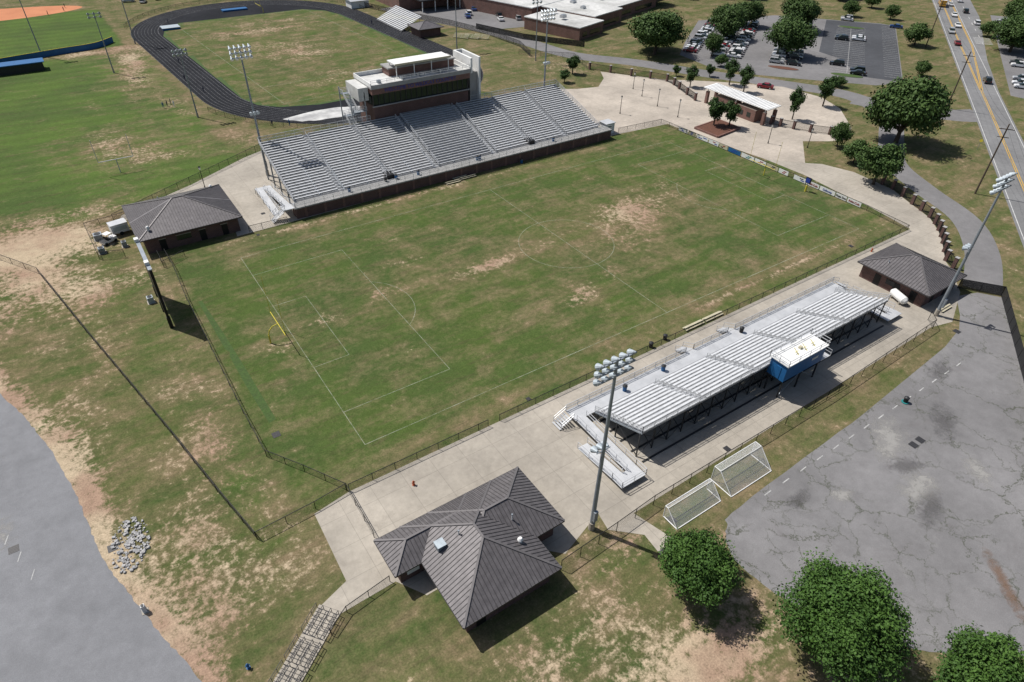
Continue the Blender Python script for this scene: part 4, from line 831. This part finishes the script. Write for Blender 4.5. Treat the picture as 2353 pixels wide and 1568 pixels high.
# drains
mb=MB()
for x,y,s in ((-62.6,-19.3,.5),(-82.9,-26.2,.5),(-31.2,-31.6,.3),(-29,-57.2,.5),(36,-56.3,.5),(46,-30.5,.4),(-48.5,33.9,.3),(-91.8,-20.6,.5),(6.2,-66.2,.5),(7.8,-66.2,.5),(-45,42,.4),(-15,-53.2,.4)):
    mb.box(x-s,x+s,y-s,y+s,.0,.03,'dark_steel')
    for k in range(5): mb.box(x-s,x+s,y-s+k*s*.42,y-s+k*s*.42+.06,.03,.045,'seam')
mb.obj('drain_grate')
# steps down
mb=MB(); a=Vector((-66,-46)); b_=Vector((-73.2,-51.6)); t=(b_-a).normalized(); n_=Vector((-t.y,t.x)); L_=(b_-a).length; k=0; s=0
an=math.atan2(t.y,t.x)
while s<L_:
    c_=a+t*s
    mb.obox(c_.x,c_.y,0,.10+.02*(k%2),.34,2.5,an,'concrete'); mb.obox(c_.x-t.x*.19,c_.y-t.y*.19,0,.06,.05,2.5,an,'dark_steel'); s+=.4; k+=1
for o_ in (-1.25,-.45,.45,1.25):
    for (u0,u1) in ((.2,2.9),(3.6,5.8),(6.2,8.8)):
        p=a+t*u0+n_*o_; q=a+t*u1+n_*o_; railing(mb,(p.x,p.y,.1),(q.x,q.y,.1),.9,3,'dark_steel',w=.05)
mb.obj('stairway')
mb=MB(); mb.cyl((0,0,0),(0,0,2.6),.04,.04,6,'galv'); mb.hexa([(-.05,0,1.9),(.05,0,1.9),(.05,.45,2.35),(-.05,.45,2.35),(-.05,-.45,2.35),(.05,-.45,2.35),(.05,0,2.8),(-.05,0,2.8)],'yellow'); mb.obj('traffic_sign',loc=(118,-18.5,0))
# people
def person(x,y,rot,shirt):
    me=bpy.data.meshes.new('figure'); v=[(0,0,.95),(0,0,1.2),(0,0,1.42),(0,0,1.52),(0,.02,1.64),(0,.02,1.74),(-.19,0,1.4),(-.27,.03,1.12),(-.25,.12,.86),(.19,0,1.4),(.27,-.02,1.12),(.27,.05,.86),(-.1,0,.88),(-.12,.08,.48),(-.12,0,.06),(-.12,.14,.03),(.1,0,.88),(.12,-.02,.48),(.12,-.12,.06),(.12,.02,.03)]
    ed=[(0,1),(1,2),(2,3),(3,4),(4,5),(2,6),(6,7),(7,8),(2,9),(9,10),(10,11),(0,12),(12,13),(13,14),(14,15),(0,16),(16,17),(17,18),(18,19)]
    me.from_pydata(v,ed,[]); o=place(me,'person',(x,y,.02),rot); m_=o.modifiers.new('s','SKIN')
    rad=[.14,.14,.13,.055,.09,.08,.06,.045,.035,.06,.045,.035,.09,.07,.045,.04,.09,.07,.045,.04]
    for i,r_ in enumerate(rad): me.skin_vertices[0].data[i].radius=(r_,r_*.8)
    me.skin_vertices[0].data[0].use_root=True; o.modifiers.new('d','SUBSURF').levels=1; me.materials.append(MATS[shirt])
for x,y,s_ in ((-47.4,117.7,'cloth_dark'),(-46.3,118.6,'cloth_dark'),(-48.6,116.7,'blue'),(-45.9,116.5,'white'),(-36,125,'cloth_dark'),(-38,139,'cloth_dark'),(-35.5,158,'cloth_dark'),(-28,88,'cloth_dark'),(-24,86.5,'blue'),(-64,251,'cloth_dark'),(-58,256,'cloth_dark'),(-57,262,'cloth_dark'),(40,176,'cloth_dark'),(-27,215,'cloth_dark')): person(x,y,R.uniform(0,6),s_)
# ---------------------------------------------------------------- light and camera
el=math.radians(57); sd=Vector((-.51,.86,0)).normalized()
az=math.atan2(sd.x,sd.y)
wd=bpy.data.worlds.new("World"); S.world=wd; wd.use_nodes=True; nt=wd.node_tree; bg=nt.nodes["Background"]; sk=nt.nodes.new("ShaderNodeTexSky"); sk.sky_type='NISHITA'; sk.sun_disc=False; sk.sun_elevation=el; sk.sun_rotation=az; sk.air_density=1.; sk.dust_density=2.
nt.links.new(sk.outputs[0],bg.inputs[0]); bg.inputs[1].default_value=.08
sl=bpy.data.lights.new('sun','SUN'); sl.energy=5.; sl.angle=math.radians(.53); sl.color=(1,.965,.92); so=bpy.data.objects.new('sun',sl); COL.objects.link(so)
tosun=Vector((sd.x*math.cos(el),sd.y*math.cos(el),math.sin(el))); so.rotation_euler=tosun.to_track_quat('Z','Y').to_euler(); so.location=(0,0,100)
cd=bpy.data.cameras.new('camera'); cd.sensor_width=36; cd.lens=1500.43/2353*36; cd.clip_end=6000; cd.clip_start=.5
co=bpy.data.objects.new('camera',cd); COL.objects.link(co); S.camera=co
h,pt,ro=.96098,.66959,.02472
fw=Vector((math.cos(pt)*math.cos(h),math.cos(pt)*math.sin(h),-math.sin(pt))); rt=Vector((math.sin(h),-math.cos(h),0)); up=rt.cross(fw)
r2=rt*math.cos(ro)+up*math.sin(ro); u2=-rt*math.sin(ro)+up*math.cos(ro)
M=Matrix(((r2.x,u2.x,-fw.x,-71.247),(r2.y,u2.y,-fw.y,-84.620),(r2.z,u2.z,-fw.z,62.774),(0,0,0,1))); co.matrix_world=M
